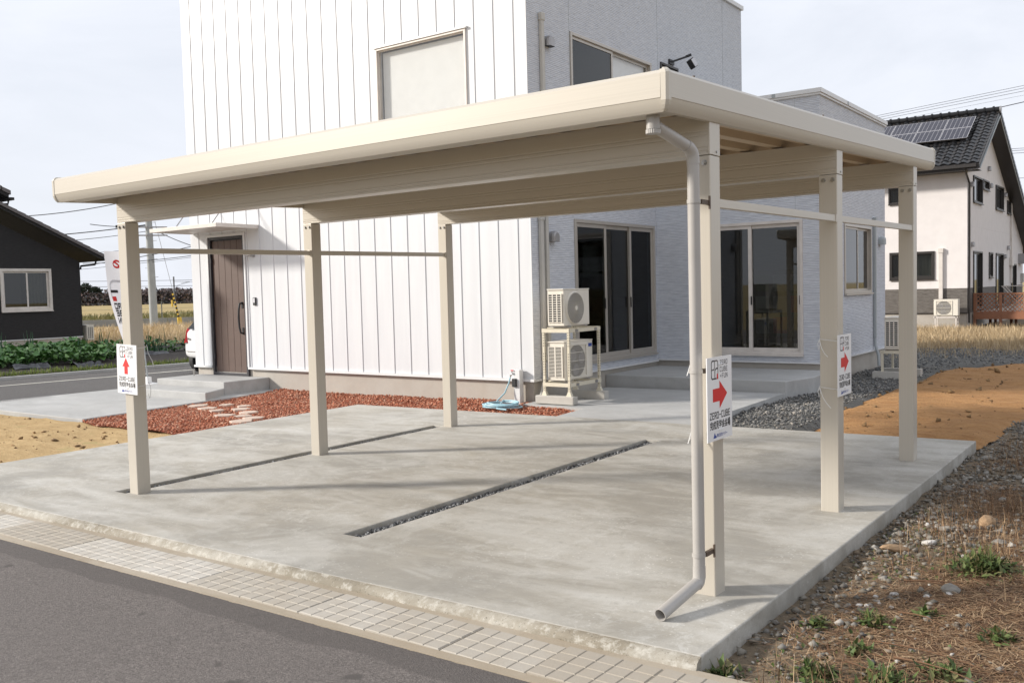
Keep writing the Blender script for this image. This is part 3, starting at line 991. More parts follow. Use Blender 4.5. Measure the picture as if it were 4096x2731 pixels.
def soil_h(x, y):
    return gz(x, y) - 0.045 - 0.07 * np.clip(1 - dist_edge(x, y, soil_poly) / 0.22, 0, 1) ** 2 + 0.07 * (vnoise(x, y, 1.5, 51) - 0.5) + 0.055 * (vnoise(x * 0.6 + y * 0.5, y * 1.6, 4.0, 52) - 0.5)
sheet("orange_soil_ground", soil_poly, soil_h, 0.10, M["orange_soil"])
x, y = scatter(soil_poly, 1500)
P = np.stack([x, y, soil_h(x, y)], -1)
raw("soil_clods", *chips(P, 0.010, 0.12, 0.6, pw=12), M["clod"], "stuff")
gravel_poly = [(-2.86, 5.80), (-0.9, 5.80), (-0.9, 6.8), (-1.1, 8.5), (-1.1, 10.0), (-1.0, 12.0), (-1.1, 14.0), (-0.9, 14.8), (-0.2, 15.1), (2.8, 15.4), (2.8, 19.0), (-6.5, 21.0), (-6.5, 14.9), hw(3.05, 8.4), hw(3.05, 2.2), hw(3.12, 0.0)]
def grav_h(x, y):
    return gz(x, y) - 0.045 + 0.05 * (vnoise(x, y, 1.2, 61) - 0.5) - 0.16 * np.clip((dist_edge(x, y, soil_poly) + 0.04) / 0.10, 0, 1)
sheet("grey_gravel_bed", gravel_poly, grav_h, 0.16, M["gravelbed"])
x, y = scatter(gravel_poly, 80000)
keep = (dist_edge(x, y, soil_poly) < rng.normal(0.03, 0.07, len(x))) & (rng.random(len(x)) < np.clip(1.5 - (y - 5.8) / 8.0, 0.30, 1))
x, y = x[keep], y[keep]
P = np.stack([x, y, grav_h(x, y) + rng.uniform(-0.008, 0.016, len(x))], -1)
raw("grey_gravel", *chips(P, 0.022, 0.065, 0.65), M["grey_chip"], "stuff")
# crushed stone along the slab edge, thinning outwards
n = 25000
x = 0.30 + np.abs(rng.normal(0, 0.9, n)); y = rng.uniform(-0.9, 9.5, n)
dens = np.clip(vnoise(x, y, 0.9, 71) * 1.6 - 0.25 + np.clip((y - 1.6) / 6.0, 0, 0.7) + 0.35 * (x < 0.75), 0.06, 1)
k = (rng.random(n) < dens) & (dist_edge(x, y, soil_poly) < rng.normal(0.05, 0.12, n)) & (x < 6)
x, y = x[k], y[k]
P = np.stack([x, y, rough_h(x, y) + rng.uniform(-0.012, 0.012, len(x))], -1)
raw("crushed_stone", *chips(P, 0.009, 0.062, 0.6, pw=3.6, jit=0.28), M["mixed_chip"], "stuff")
# straw litter
n = 130000
x = 0.42 + np.abs(rng.normal(0, 1.5, n)); y = rng.uniform(-1.0, 5.2, n)
dens = np.clip((x - 0.34) / 0.7, 0, 1) * np.clip(1.7 * vnoise(x, y, 1.6, 81) - 0.12 - np.clip((y - 2.4) / 3.0, 0, 0.55), 0, 1)
k = (rng.random(n) < dens) & (x < 6)
x, y = x[k], y[k]
P = np.stack([x, y, rough_h(x, y)], -1)
raw("straw_litter", *blades(P, 0.03, 0.17, 0.0046, lying=True, segs=2), M["straw"], "stuff")
# short standing dry stems
n = 12000
x = 0.5 + np.abs(rng.normal(0, 1.7, n)); y = rng.uniform(-0.9, 6.5, n)
k = (rng.random(n) < np.clip(1.7 * vnoise(x, y, 1.0, 83) - 0.45, 0, 1)) & ~inpoly(x, y, soil_poly)
x, y = x[k], y[k]
P = np.stack([x, y, rough_h(x, y)], -1)
raw("dry_stems", *blades(P, 0.05, 0.17, 0.004, lean=0.6), M["straw"], "stuff")
# sparse green sprigs
n = 5200
x = 0.36 + np.abs(rng.normal(0, 1.3, n)); y = rng.uniform(-1.0, 3.6, n)
k = (rng.random(n) < np.clip(2.6 * vnoise(x, y, 1.7, 85) - 1.45, 0, 1))
x, y = x[k], y[k]
P = np.stack([x, y, rough_h(x, y) + 0.005], -1)
raw("green_sprigs", *leaves(P, 0.012, 0.032, 1.2), M["weed"], "stuff")
# dry grass field in front of the white house
n = 60000
x = rng.uniform(-7.5, 6, n); y = rng.uniform(16.5, 31.2, n)
dn = np.clip((y - 16.5) / 6.5, 0.04, 1) * np.clip(0.4 + vnoise(x, y, 0.8, 91), 0, 1)
k = rng.random(n) < dn
x, y = x[k], y[k]
hh = np.clip((y - 17) / 7, 0.35, 1.0)
P = np.stack([x, y, 0 * x - 0.04], -1)
V_, F_ = blades(P, 0.08, 0.27, 0.013, lean=0.75)
raw("dry_grass", V_, F_, M["dry"], "stuff")
# dry grass left, between garden and railway
n = 22000
x = rng.uniform(-44, -27.5, n); y = rng.uniform(8, 34, n)
k = ~((x < -30) & (y < 13.4))
x, y = x[k], y[k]
P = np.stack([x, y, terrain(x, y)], -1)
raw("tall_dry_grass", *blades(P, 0.16, 0.42, 0.03, lean=0.6), M["dry_pale"], "stuff")
# far green bank behind the retaining wall
n = 9000
x = rng.uniform(-66, -48, n); y = rng.uniform(12, 52, n)
P = np.stack([x, y, terrain(x, y)], -1)
raw("green_bank", *blades(P, 0.15, 0.45, 0.10, lean=0.5), M["bank"], "stuff")
# ================================================================== CARPORT
TS = 0.0384                                     # roof rises towards the house
cp_ = empty("carport", (-2.88, 2.27, 0), 0, "beige aluminium two-car carport with flat roof on six square posts", "carport")
def cpp(o):
    o.matrix_parent_inverse = Matrix.Translation((2.88, -2.27, 0))
    return o
PX = [(-5.762, -5.630), (-0.1325, 0.0)]
PY = [0.0, 2.1735, 4.4121]
PD = 0.130
bolt_mb = MB().disc((0, 0.003, 0), (0, 1, 0), 0.011, 0.014, 10).disc((0, 0.008, 0), (0, 1, 0), 0.016, 0.004, 10)
bolt_me = None
for yi in PY:
    for xa, xb in PX:
        zt_ = 2.40 + TS * (yi + 0.06)
        zb_ = sl_z((xa + xb) / 2, yi) - 0.05
        p = cpp(MB().box(xa, xb, yi, yi + PD, zb_, zt_).build("post", M["cream_z"], cp_, bevel=0.006))
        for bx in (xa + 0.035, xb - 0.032):
            if bolt_me is None:
                bo = bolt_mb.build("bolt", M["bolt"], p); bolt_me = bo.data
            else:
                bo = link("bolt", bolt_me, p)
            bo.location = (bx, yi - 0.010, zt_ - 0.040)
# beams with fine extruded lines
for yi in PY:
    z0 = 2.402 + TS * (yi + 0.06); hgt = 0.225
    poly = [(0, 0), (0, 0.012), (0.003, 0.014), (0.003, 0.022), (0, 0.024), (0, 0.034), (0.003, 0.036), (0.003, 0.042), (0, 0.044), (0, 0.098),
            (0.002, 0.100), (0.002, 0.106), (0, 0.108), (0, 0.122), (0.002, 0.124), (0.002, 0.130), (0, 0.132), (0, hgt), (PD, hgt), (PD, 0)]
    b = MB().prism([(u, w) for u, w in poly], lambda u, w, t_: (t_, yi + u, z0 + w), -5.760, -0.012)
    cpp(b.build("beam", M["cream_x"], cp_))
    e = cpp(MB().box(-0.012, 0.001, yi - 0.001, yi + PD + 0.001, z0 + 0.001, z0 + hgt).build("beam_end_cap", M["cream_z"], cp_, bevel=0.002))
    b2 = link("bolt", bolt_me, e); b2.location = (0.005, yi + 0.085, z0 + 0.02); b2.rotation_euler = (0, 0, math.pi / 2); b2.scale = (0.55, 0.55, 0.55)
# side rails between posts
for (xa, xb) in PX:
    xc = (xa + xb) / 2 + (0.045 if xa > -1 else 0.04)
    for ya, yb in ((PY[0] + PD, PY[1]), (PY[1] + PD, PY[2])):
        za, zb_ = 2.150 + 0.008 * ya, 2.150 + 0.008 * yb
        r_ = cpp(MB().bar((xc, ya, za), (xc, yb, zb_), 0.036, 0.048).build("side_rail", M["cream_y"], cp_, bevel=0.003))
        MB().bar((xc + 0.001, yb - 0.030, zb_), (xc + 0.001, yb - 0.001, zb_), 0.046, 0.056).build("rail_bracket", M["cream_z"], r_, bevel=0.003)
# roof: fascia, corner caps, folded sheet, studs
FX0, FX1, FY0, FY1 = -5.801, 0.039, -0.5585, 5.10
FZ = 2.5765
fp = [(-0.060, 0.0), (-0.030, 0.0), (-0.022, 0.012), (-0.0145, 0.027), (-0.0075, 0.046), (-0.003, 0.063), (0.0, 0.066), (0.0, 0.184), (-0.018, 0.202), (-0.060, 0.210)]
cc = 0.036
def fz(y): return FZ + TS * y
f_front = cpp(MB().prism(fp, lambda u, w, t_: (t_, FY0 - u, fz(FY0) + w), FX0 + cc, FX1 - cc).build("front_fascia", M["cream_x"], cp_, smooth=True))
f_back = cpp(MB().prism(fp, lambda u, w, t_: (t_, FY1 + u, fz(FY1) + w), FX0 + cc, FX1 - cc).build("rear_fascia", M["cream_x"], cp_, smooth=True))
f_right = cpp(MB().prism(fp, lambda u, w, t_: (FX1 + u, t_, fz(t_) + w), FY0 + cc, FY1 - cc).build("side_fascia", M["cream_y"], cp_, smooth=True))
f_left = cpp(MB().prism(fp, lambda u, w, t_: (FX0 - u, t_, fz(t_) + w), FY0 + cc, FY1 - cc).build("side_fascia", M["cream_y"], cp_, smooth=True))
for cx_, sx_ in ((FX0, 1), (FX1, -1)):
    for cy_, sy_ in ((FY0, 1), (FY1, -1)):
        b = MB()
        secs = [(-0.001, 0.024), (0.012, 0.014), (0.030, 0.006), (0.052, 0.0), (0.184, -0.002), (0.196, 0.004), (0.2115, 0.020)]
        vs, fs = [], []
        for z_, ins in secs:
            i_ = ins - 0.002
            pl = [(i_ + 0.012, i_), (cc, i_), (cc + .02, cc + .02), (i_, cc), (i_, i_ + 0.012)]
            vs += [(cx_ + sx_ * a, cy_ + sy_ * c_, fz(cy_ + sy_ * c_) + z_) for a, c_ in pl]
        for k in range(len(secs) - 1):
            for q in range(5):
                fs.append((k * 5 + q, k * 5 + (q + 1) % 5, (k + 1) * 5 + (q + 1) % 5, (k + 1) * 5 + q))
        fs += [tuple(range(5)), tuple((len(secs) - 1) * 5 + q for q in range(5))]
        b.add(vs, fs)
        cap_ = cpp(b.build("corner_cap", M["cream_z"], cp_))
        MB().box(cx_ + sx_ * (cc + .0005), cx_ + sx_ * (cc + 0.003), cy_ + sy_ * 0.0, cy_ + sy_ * 0.03, fz(cy_) + 0.066, fz(cy_) + 0.182).build("joint_seal", M["seal"], cap_)
# folded roof sheet, ribs run along y
b = MB()
pitch_, dep = 0.25, 0.085
xs_ = []
x0 = FX0 + 0.05
k = 0
while x0 + k * pitch_ < FX1 - 0.05:
    a = x0 + k * pitch_
    xs_ += [(a, 0), (a + 0.085, 0), (a + 0.125, dep), (a + 0.21, dep)]
    k += 1
xs_ = [p for p in xs_ if p[0] < FX1 - 0.05] + [(FX1 - 0.05, 0)]
for (xa, za), (xb, zb_) in zip(xs_[:-1], xs_[1:]):
    ya, yb = FY0 + 0.10, FY1 - 0.06
    b.add([(xa, ya, fz(ya) + 0.066 + za), (xb, ya, fz(ya) + 0.066 + zb_), (xb, yb, fz(yb) + 0.066 + zb_), (xa, yb, fz(yb) + 0.066 + za)], [(0, 1, 2, 3)])
cpp(b.build("folded_roof_sheet", M["deck"], cp_, fix=False))
b = MB().box(FX0 + 0.06, FX1 - 0.06, FY0 + 0.06, FY0 + 0.22, fz(FY0) + 0.012, fz(FY0) + 0.045)
cpp(b.build("front_gutter", M["cream_x"], cp_))
for (x_, y_) in ((-0.12, PY[0] + 0.07), (-0.12, PY[1] + 0.07), (-0.12, PY[2] + 0.07)):
    cpp(MB().tube([(x_, y_, fz(y_) + 0.14), (x_, y_, fz(y_) + 0.268)], 0.008, 8).build("roof_stud", M["seal"], cp_))
# downpipe
dp = cpp(MB().tube([(-0.042, -0.118, 2.40), (-0.042, -0.118, 2.30), (-0.040, -0.118, 0.16)], 0.0325, 18).build("downpipe", M["pipe"], cp_, smooth=True))
b = MB().tube([(-0.100, -0.45, 2.56), (-0.099, -0.45, 2.492)], 0.0345, 20)
b.build("outlet_socket", M["pipe"], dp, smooth=True)
b = MB()
N_ = 44
ring0 = [(-0.099 + (0.0375 if q % 2 else 0.0355) * math.cos(2 * math.pi * q / N_), -0.45 + (0.0375 if q % 2 else 0.0355) * math.sin(2 * math.pi * q / N_)) for q in range(N_)]
b.add([(x_, y_, 2.490) for x_, y_ in ring0] + [(x_, y_, 2.470) for x_, y_ in ring0],
      [(q, (q + 1) % N_, N_ + (q + 1) % N_, N_ + q) for q in range(N_)] + [tuple(range(N_)), tuple(range(N_, 2 * N_))])
b.build("ribbed_cap", M["pipe"], dp)
MB().tube([(-0.098, -0.43, 2.515), (-0.092, -0.395, 2.500), (-0.050, -0.165, 2.432)], 0.0315, 18).build("offset_pipe", M["pipe"], dp, smooth=True)
MB().tube([(-0.0525, -0.180, 2.437), (-0.0475, -0.150, 2.424), (-0.0435, -0.127, 2.405), (-0.042, -0.118, 2.375), (-0.042, -0.118, 2.345)], 0.0345, 18).build("elbow", M["pipe"], dp, smooth=True)
MB().tube([(-0.040, -0.118, 0.195), (-0.040, -0.118, 0.135), (-0.0408, -0.128, 0.112), (-0.043, -0.152, 0.099)], 0.0345, 18).build("elbow", M["pipe"], dp, smooth=True)
# open ended shoe
def pipe_open(a, c, r_out, r_in, n_=22):
    b = MB()
    a, c = Vector(a), Vector(c)
    d_ = (c - a).normalized(); s_ = d_.cross(Vector((0, 0, 1))).normalized(); q_ = s_.cross(d_)
    rg = lambda p, r: [p + (s_ * math.cos(t_) + q_ * math.sin(t_)) * r for t_ in (2 * math.pi * k / n_ for k in range(n_))]
    vs = rg(a, r_out) + rg(c, r_out) + rg(c, r_in) + rg(a, r_in)
    fs = []
    for k in range(n_):
        k2 = (k + 1) % n_
        fs += [(k, k2, n_ + k2, n_ + k), (n_ + k, n_ + k2, 2 * n_ + k2, 2 * n_ + k), (2 * n_ + k, 2 * n_ + k2, 3 * n_ + k2, 3 * n_ + k)]
    return b.add(vs, fs)
pipe_open((-0.0415, -0.135, 0.108), (-0.082, -0.495, 0.030), 0.0325, 0.0295).build("outlet_shoe", M["pipe"], dp, smooth=True)
for z_ in (2.148, 1.248, 0.256):
    cl = MB().tube([(-0.041, -0.118, z_ - 0.010), (-0.041, -0.118, z_ + 0.010)], 0.0365, 18).build("clip", M["pipe"], dp, smooth=True)
    MB().box(-0.022, -0.004, -0.095, 0.0, z_ - 0.012, z_ + 0.012).box(-0.006, 0.002, -0.012, 0.001, z_ - 0.035, z_ + 0.035).build("clip_bracket", M["seal"], cl)

# ================================================================== WHITE AND GREY HOUSE
house = empty("show_house", (HX, HY, 0), HROT, "two storey box house clad in white metal and grey ridged siding", "house")
ZT = 7.75                                      # top of cladding of the two storey block
ZB = 0.345
def wall_cells(b, axis, plane, thick, u0, u1, z0, z1, holes):
    """boxes for a wall in the plane x or y = plane, thickness towards +, with rectangular holes"""
    us = sorted({u0, u1, *[h for q in holes for h in q[:2]]}); us = [u for u in us if u0 <= u <= u1]
    zs = sorted({z0, z1, *[h for q in holes for h in q[2:]]}); zs = [z for z in zs if z0 <= z <= z1]
    for i in range(len(us) - 1):
        j = 0
        run = None
        for j in range(len(zs) - 1):
            um, zm = (us[i] + us[i + 1]) / 2, (zs[j] + zs[j + 1]) / 2
            solid = not any(h[0] < um < h[1] and h[2] < zm < h[3] for h in holes)
            if solid:
                run = [zs[j], zs[j + 1]] if run is None else [run[0], zs[j + 1]]
            if run is not None and (not solid or j == len(zs) - 2):
                if axis == "y":
                    b.box(us[i], us[i + 1], min(plane, plane + thick), max(plane, plane + thick), run[0], run[1])
                else:
                    b.box(min(plane, plane + thick), max(plane, plane + thick), us[i], us[i + 1], run[0], run[1])
                run = None
    return b
DOOR = (-7.815, -6.715, 0.175, 2.905)
WIN_UP = (-3.07, -1.135, 3.70, 5.80)
front = wall_cells(MB(), "y", 0.022, 0.13, -8.38, -0.02, ZB, ZT, [DOOR, WIN_UP]).build("front_wall", M["white"], house)
seam0, sp_ = -0.232, 0.3757
edges = [0.0] + [seam0 - sp_ * k for k in range(22)] + [-8.40]
def clip_strips(xa, xb, holes):
    """z intervals of a strip left after removing holes; returns (x0,x1,z0,z1) pieces"""
    out = []
    cuts = sorted({xa, xb, *[h for q in holes for h in q[:2] if xa < h < xb]})
    for a, c in zip(cuts[:-1], cuts[1:]):
        z = ZB + 0.012
        for q in sorted((q for q in holes if q[0] < (a + c) / 2 < q[1]), key=lambda q: q[2]):
            if q[2] > z:
                out.append((a, c, z, q[2]))
            z = max(z, q[3])
        out.append((a, c, z, ZT))
    return out
for k in range(len(edges) - 1):
    xb, xa = edges[k] - (0.004 if k == 0 else 0.0), edges[k + 1]
    for (a, c, z0, z1) in clip_strips(xa - 0.0003, xb - 0.0007, [DOOR, WIN_UP]):
        b = MB().box(a, c, 0.002, 0.0215, z0, z1)
        if 0 < k and c > xb - 0.01:
            b.box(xb - 0.022, xb - 0.0008, -0.009, 0.0025, z0, z1)
            b.box(xb - 0.036, xb - 0.0235, -0.005, 0.0028, z0, z1)
        b.build("metal_panel", M["metal"], front)
# grey side wall
DR1 = (1.235, 4.045, 0.485, 2.835)
UW = (1.222, 4.015, 4.55, 5.805)
SW = (4.40, 5.15, 5.05, 5.905)
side = wall_cells(MB(), "x", -0.002, -0.15, 0.004, 8.40, ZB, ZT, [DR1, UW, SW]).build("side_wall", M["siding"], house)
b = MB()
for y_ in (1.21, 4.30, 7.35):
    b.box(-0.0015, 0.0008, y_ - 0.003, y_ + 0.003, 2.86 if y_ < 4.13 else 4.95, ZT)
b.build("joint_strip", M["duct_grey"], side)
# wing
WY, WX, WYB = 4.131, 3.036, 8.35
DR2 = (0.86, 2.745, 0.485, 2.79)
SWI = (5.50, 7.28, 1.495, 2.76)
WTOP = 4.83
wing_f = wall_cells(MB(), "y", WY, 0.15, 0.0, WX - 0.15, ZB + 0.02, WTOP, [DR2]).build("wing_front_wall", M["siding"], house)
wing_s = wall_cells(MB(), "x", WX, -0.15, WY + 0.0, WYB, ZB + 0.02, WTOP, [SWI]).build("wing_side_wall", M["siding"], house)
MB().box(WX - 0.035, WX + 0.004, WY - 0.004, WY + 0.035, ZB + 0.03, WTOP - 0.002).build("corner_trim", M["siding"], wing_f)
MB().box(-0.018, 0.003, -0.002, 0.010, ZB + 0.012, ZT - 0.002).build("corner_trim", M["white"], front)
b = MB().box(2.62, 2.626, WY - 0.0012, WY + 0.001, 2.80, WTOP)
b.build("joint_strip", M["duct_grey"], wing_f)
# rest of the shell (rear, left, roofs) so the rooms are dark
b = MB().box(-8.38, -8.25, 0.152, 8.40, ZB, ZT).box(-8.25, -0.152, 8.27, 8.40, ZB, ZT)
b.build("rear_wall", M["white"], house)
MB().box(0.0, WX - 0.15, WYB - 0.13, WYB, ZB, WTOP).build("rear_wall", M["siding"], house)
MB().box(-8.30, -0.10, 0.10, 8.32, 7.55, 7.62).build("roof", M["duct_grey"], house)
MB().box(-0.10, WX - 0.1, WY + 0.1, WYB - 0.1, 4.6, 4.68).build("roof", M["duct_grey"], house)
cpg = MB().box(-8.44, 0.045, -0.035, 0.16, ZT, ZT + 0.085).box(-0.13, 0.045, 0.16, 8.44, ZT, ZT + 0.085).box(-8.44, -8.25, 0.16, 8.44, ZT, ZT + 0.085).box(-8.25, -0.13, 8.26, 8.44, ZT, ZT + 0.085)
cpg.build("roof_coping", M["white"], house)
cw_ = MB()
cw_.box(0.0, WX + 0.05, WY - 0.05, WY + 0.17, WTOP + 0.035, WTOP + 0.105).box(WX - 0.15, WX + 0.05, WY + 0.17, WYB + 0.04, WTOP + 0.035, WTOP + 0.105)
cw_.box(0.0, WX + 0.03, WY - 0.03, WY + 0.165, WTOP, WTOP + 0.033).box(WX - 0.13, WX + 0.03, WY + 0.165, WYB + 0.03, WTOP, WTOP + 0.033)
cw_.build("wing_coping", M["white"], house)
MB().box(0.6, 0.64, WY - 0.056, WY - 0.051, WTOP + 0.04, WTOP + 0.10).box(2.25, 2.31, WY - 0.056, WY - 0.051, WTOP + 0.04, WTOP + 0.10).box(WX + 0.051, WX + 0.056, 5.6, 5.66, WTOP + 0.04, WTOP + 0.10).build("coping_joint", M["duct_grey"], house)
# foundation and drip flashing
fd = MB().box(-8.36, -0.03, 0.035, 0.20, -0.35, ZB - 0.002).box(-0.18, -0.03, 0.20, 8.3, -0.35, ZB - 0.002)
fd.box(-0.03, WX - 0.035, WY + 0.035, WY + 0.18, -0.35, ZB + 0.018).box(WX - 0.18, WX - 0.035, WY + 0.18, WYB - 0.03, -0.35, ZB + 0.018).box(-8.36, -8.2, 0.2, 8.3, -0.35, ZB - 0.002)
fd.build("foundation", M["found"], house)
b = MB()
for xa, xb in ((-8.41, DOOR[0] - 0.02), (DOOR[1] + 0.02, 0.02)):
    b.box(xa, xb, -0.036, 0.03, ZB - 0.030, ZB + 0.011)
b.box(-0.03, 0.030, 0.031, WY - 0.03, ZB - 0.028, ZB - 0.001)
b.box(-0.03, WX + 0.03, WY - 0.03, WY + 0.03, ZB - 0.006, ZB + 0.019).box(WX - 0.03, WX + 0.03, WY + 0.031, WYB + 0.02, ZB - 0.006, ZB + 0.019)
b.build("drip_flashing", M["white"], house)
# interior
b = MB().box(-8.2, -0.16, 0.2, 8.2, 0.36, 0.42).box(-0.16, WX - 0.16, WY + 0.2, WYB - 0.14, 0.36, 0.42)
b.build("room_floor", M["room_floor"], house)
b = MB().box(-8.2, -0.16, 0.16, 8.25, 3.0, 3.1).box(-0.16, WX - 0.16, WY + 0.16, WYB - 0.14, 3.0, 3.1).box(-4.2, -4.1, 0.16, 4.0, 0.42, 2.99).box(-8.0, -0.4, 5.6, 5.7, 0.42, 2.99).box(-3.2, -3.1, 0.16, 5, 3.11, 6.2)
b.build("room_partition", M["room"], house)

def frame_ring(b, axis, u0, u1, z0, z1, d0, d1, w):
    """rectangular ring of bars; axis y: in plane y, spans d0..d1 along y"""
    def bx(a, c, e, f):
        if axis == "y":
            b.box(a, c, d0, d1, e, f)
        else:
            b.box(d0, d1, a, c, e, f)
    bx(u0, u0 + w, z0, z1); bx(u1 - w, u1, z0, z1)
    bx(u0 + w, u1 - w, z0, z0 + w); bx(u0 + w, u1 - w, z1 - w, z1)
    return b
def pane(b, axis, u0, u1, z0, z1, d, th=0.006):
    if axis == "y":
        b.box(u0, u1, d, d + th, z0, z1)
    else:
        b.box(d - th, d, u0, u1, z0, z1)
    return b
def glazed(name, parent, axis, sgn, plane, u0, u1, z0, z1, splits, fmat, fw_=0.05, sash=0.045, gmats=None, proud=0.022, sill=True):
    """window in wall plane; sgn = outward sign along the plane axis; splits = inner sash boundaries"""
    P0 = plane + sgn * proud
    def rng2(a, c):
        return (min(plane + sgn * a, plane + sgn * c), max(plane + sgn * a, plane + sgn * c))
    d0, d1 = rng2(-0.09, proud)
    fr = frame_ring(MB(), axis, u0, u1, z0, z1, d0, d1, fw_).build(name, fmat, parent, bevel=0.003)
    us = [u0 + fw_] + list(splits) + [u1 - fw_]
    for k in range(len(us) - 1):
        depth = -0.01 if k % 2 == 0 else -0.04
        a, c = us[k] - (sash * 0.5 if k else 0), us[k + 1] + (sash * 0.5 if k < len(us) - 2 else 0)
        e0, e1 = rng2(depth - 0.024, depth)
        s_ = frame_ring(MB(), axis, a, c, z0 + fw_, z1 - fw_, e0, e1, sash).build("sash", fmat, fr, bevel=0.002)
        g = gmats[k] if gmats else M["glass"]
        gb = MB()
        dd = plane + sgn * (depth - 0.012)
        pane(gb, axis, a + sash, c - sash, z0 + fw_ + sash, z1 - fw_ - sash, dd)
        gb.build("pane", g, fr)
    if sill:
        s0, s1 = rng2(proud - 0.01, proud + 0.03)
        sb = MB()
        if axis == "y":
            sb.box(u0 - 0.01, u1 + 0.01, s0, s1, z0 - 0.028, z0 - 0.001)
        else:
            sb.box(s0, s1, u0 - 0.01, u1 + 0.01, z0 - 0.028, z0 - 0.001)
        sb.build("sill", fmat, fr)
    return fr
# upper white-wall window backed by an added pale sheet as its sky reflection
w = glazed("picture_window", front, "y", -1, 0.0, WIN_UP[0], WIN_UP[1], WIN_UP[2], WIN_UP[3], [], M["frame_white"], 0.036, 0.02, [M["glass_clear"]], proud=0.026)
MB().box(WIN_UP[0] + 0.06, WIN_UP[1] - 0.06, 0.105, 0.112, WIN_UP[2] + 0.06, WIN_UP[3] - 0.06).build("blind_or_sky_sheet", M["blind_sky"], w)  # added sheet, its colour stands in for sky mirrored in the glass
MB().box(WIN_UP[0] - 0.03, WIN_UP[1] + 0.03, -0.045, -0.002, WIN_UP[3] + 0.001, WIN_UP[3] + 0.03).build("head_flashing", M["white"], w)
# sliding doors
g3 = [M["glass"], M["glass"], M["screen"]]
d1 = glazed("sliding_door", side, "x", 1, 0.0, *DR1, [2.255, 3.14], M["frame"], 0.055, 0.065, g3)
d1["label"] = "three leaf sliding door with an insect screen"
for y_ in (2.20, 2.31, 3.11):
    MB().box(-0.008, 0.006, y_ - 0.011, y_ + 0.011, 1.36, 1.54).build("pull_handle", M["frame_dark"], d1)
d2 = glazed("sliding_door", wing_f, "y", -1, WY, *DR2, [1.805], M["frame_white"], 0.05, 0.062, [M["glass"], M["glass"]])
d2["label"] = "two leaf sliding door in the wing front"
for x_ in (1.83, 2.69):
    MB().box(x_ - 0.010, x_ + 0.010, WY - 0.01, WY + 0.012, 1.35, 1.50).build("pull_handle", M["frame_dark"], d2)
glazed("upper_window", side, "x", 1, 0.0, *UW, [2.60], M["frame"], 0.05, 0.05, [M["glass"], M["glass_clear"]])
MB().box(-0.108, -0.10, 2.66, 3.95, 4.6, 5.75).build("blind_or_sky_sheet", M["blind_sky"], side)
glazed("small_window", side, "x", 1, 0.0, *SW, [], M["frame_dark"], 0.04, 0.035)
glazed("wing_window", wing_s, "x", 1, WX, *SWI, [6.42], M["frame"], 0.045, 0.04, [M["far_glass"], M["glass"]])
# entrance door with brown boards
dr = frame_ring(MB(), "y", DOOR[0], DOOR[1], DOOR[2], DOOR[3], -0.012, 0.12, 0.055).build("entrance_door", M["door_frame"], front, bevel=0.003)
nb = 5
wv = (DOOR[1] - DOOR[0] - 0.13) / nb
for k in range(nb):
    a = DOOR[0] + 0.065 + k * wv
    MB().box(a + 0.003, a + wv - 0.003, 0.030, 0.070, DOOR[2] + 0.065, DOOR[3] - 0.075).build("door_board", M["door"], dr, bevel=0.004)
MB().box(DOOR[0] + 0.06, DOOR[1] - 0.06, 0.040, 0.09, DOOR[2] + 0.056, DOOR[3] - 0.06).build("door_core", M["door_frame"], dr)
hx_ = -6.875
MB().tube([(hx_, 0.03, 1.60), (hx_, -0.035, 1.585), (hx_ - 0.012, -0.050, 1.48), (hx_ - 0.022, -0.055, 1.31), (hx_ - 0.012, -0.050, 1.13), (hx_, -0.035, 1.02), (hx_, 0.03, 1.005)], 0.020, 10).box(hx_ - 0.022, hx_ + 0.022, 0.016, 0.031, 1.50, 1.62).box(hx_ - 0.022, hx_ + 0.022, 0.016, 0.031, 0.99, 1.12).build("door_handle", M["dark"], dr, smooth=True)
for z_ in (0.55, 1.45, 2.45):
    MB().tube([(DOOR[0] + 0.062, -0.004, z_ - 0.05), (DOOR[0] + 0.062, -0.004, z_ + 0.05)], 0.011, 8).build("hinge", M["door_frame"], dr)
b = MB().box(DOOR[0] - 0.045, DOOR[0] - 0.002, -0.03, 0.004, ZB + 0.012, DOOR[3] + 0.045).box(DOOR[1] + 0.002, DOOR[1] + 0.045, -0.03, 0.004, ZB + 0.012, DOOR[3] + 0.045).box(DOOR[0] - 0.002, DOOR[1] + 0.002, -0.03, 0.004, DOOR[3] + 0.002, DOOR[3] + 0.045)
b.build("door_casing", M["white"], front)
# canopy on two rods
cn = MB().box(-8.30, -6.27, -0.945, -0.012, 3.012, 3.030).box(-8.32, -6.25, -0.97, -0.945, 3.000, 3.072).box(-8.32, -8.295, -0.945, -0.01, 3.000, 3.072).box(-6.275, -6.25, -0.945, -0.01, 3.000, 3.072).build("door_canopy", M["frame_white"], house, bevel=0.003)
for x_ in (-7.83, -6.72):
    MB().tube([(x_, -0.76, 3.035), (x_, -0.006, 3.95)], 0.011, 8).box(x_ - 0.03, x_ + 0.03, -0.80, -0.72, 3.031, 3.045).box(x_ - 0.03, x_ + 0.03, -0.012, -0.002, 3.90, 4.0).build("support_rod", M["hood"], cn)
# small wall fittings
b = MB().box(-6.487, -6.41, -0.028, -0.001, 1.55, 1.70)
ic = b.build("intercom", M["dark"], house, bevel=0.004)
MB().box(-6.472, -6.425, -0.031, -0.0285, 1.60, 1.685).build("intercom_plate", M["ink_pale"], ic)
MB().box(-6.60, -6.41, -0.10, -0.001, 2.50, 2.535).box(-6.47, -6.41, -0.06, -0.002, 2.475, 2.50).build("entrance_light", M["hood"], house)
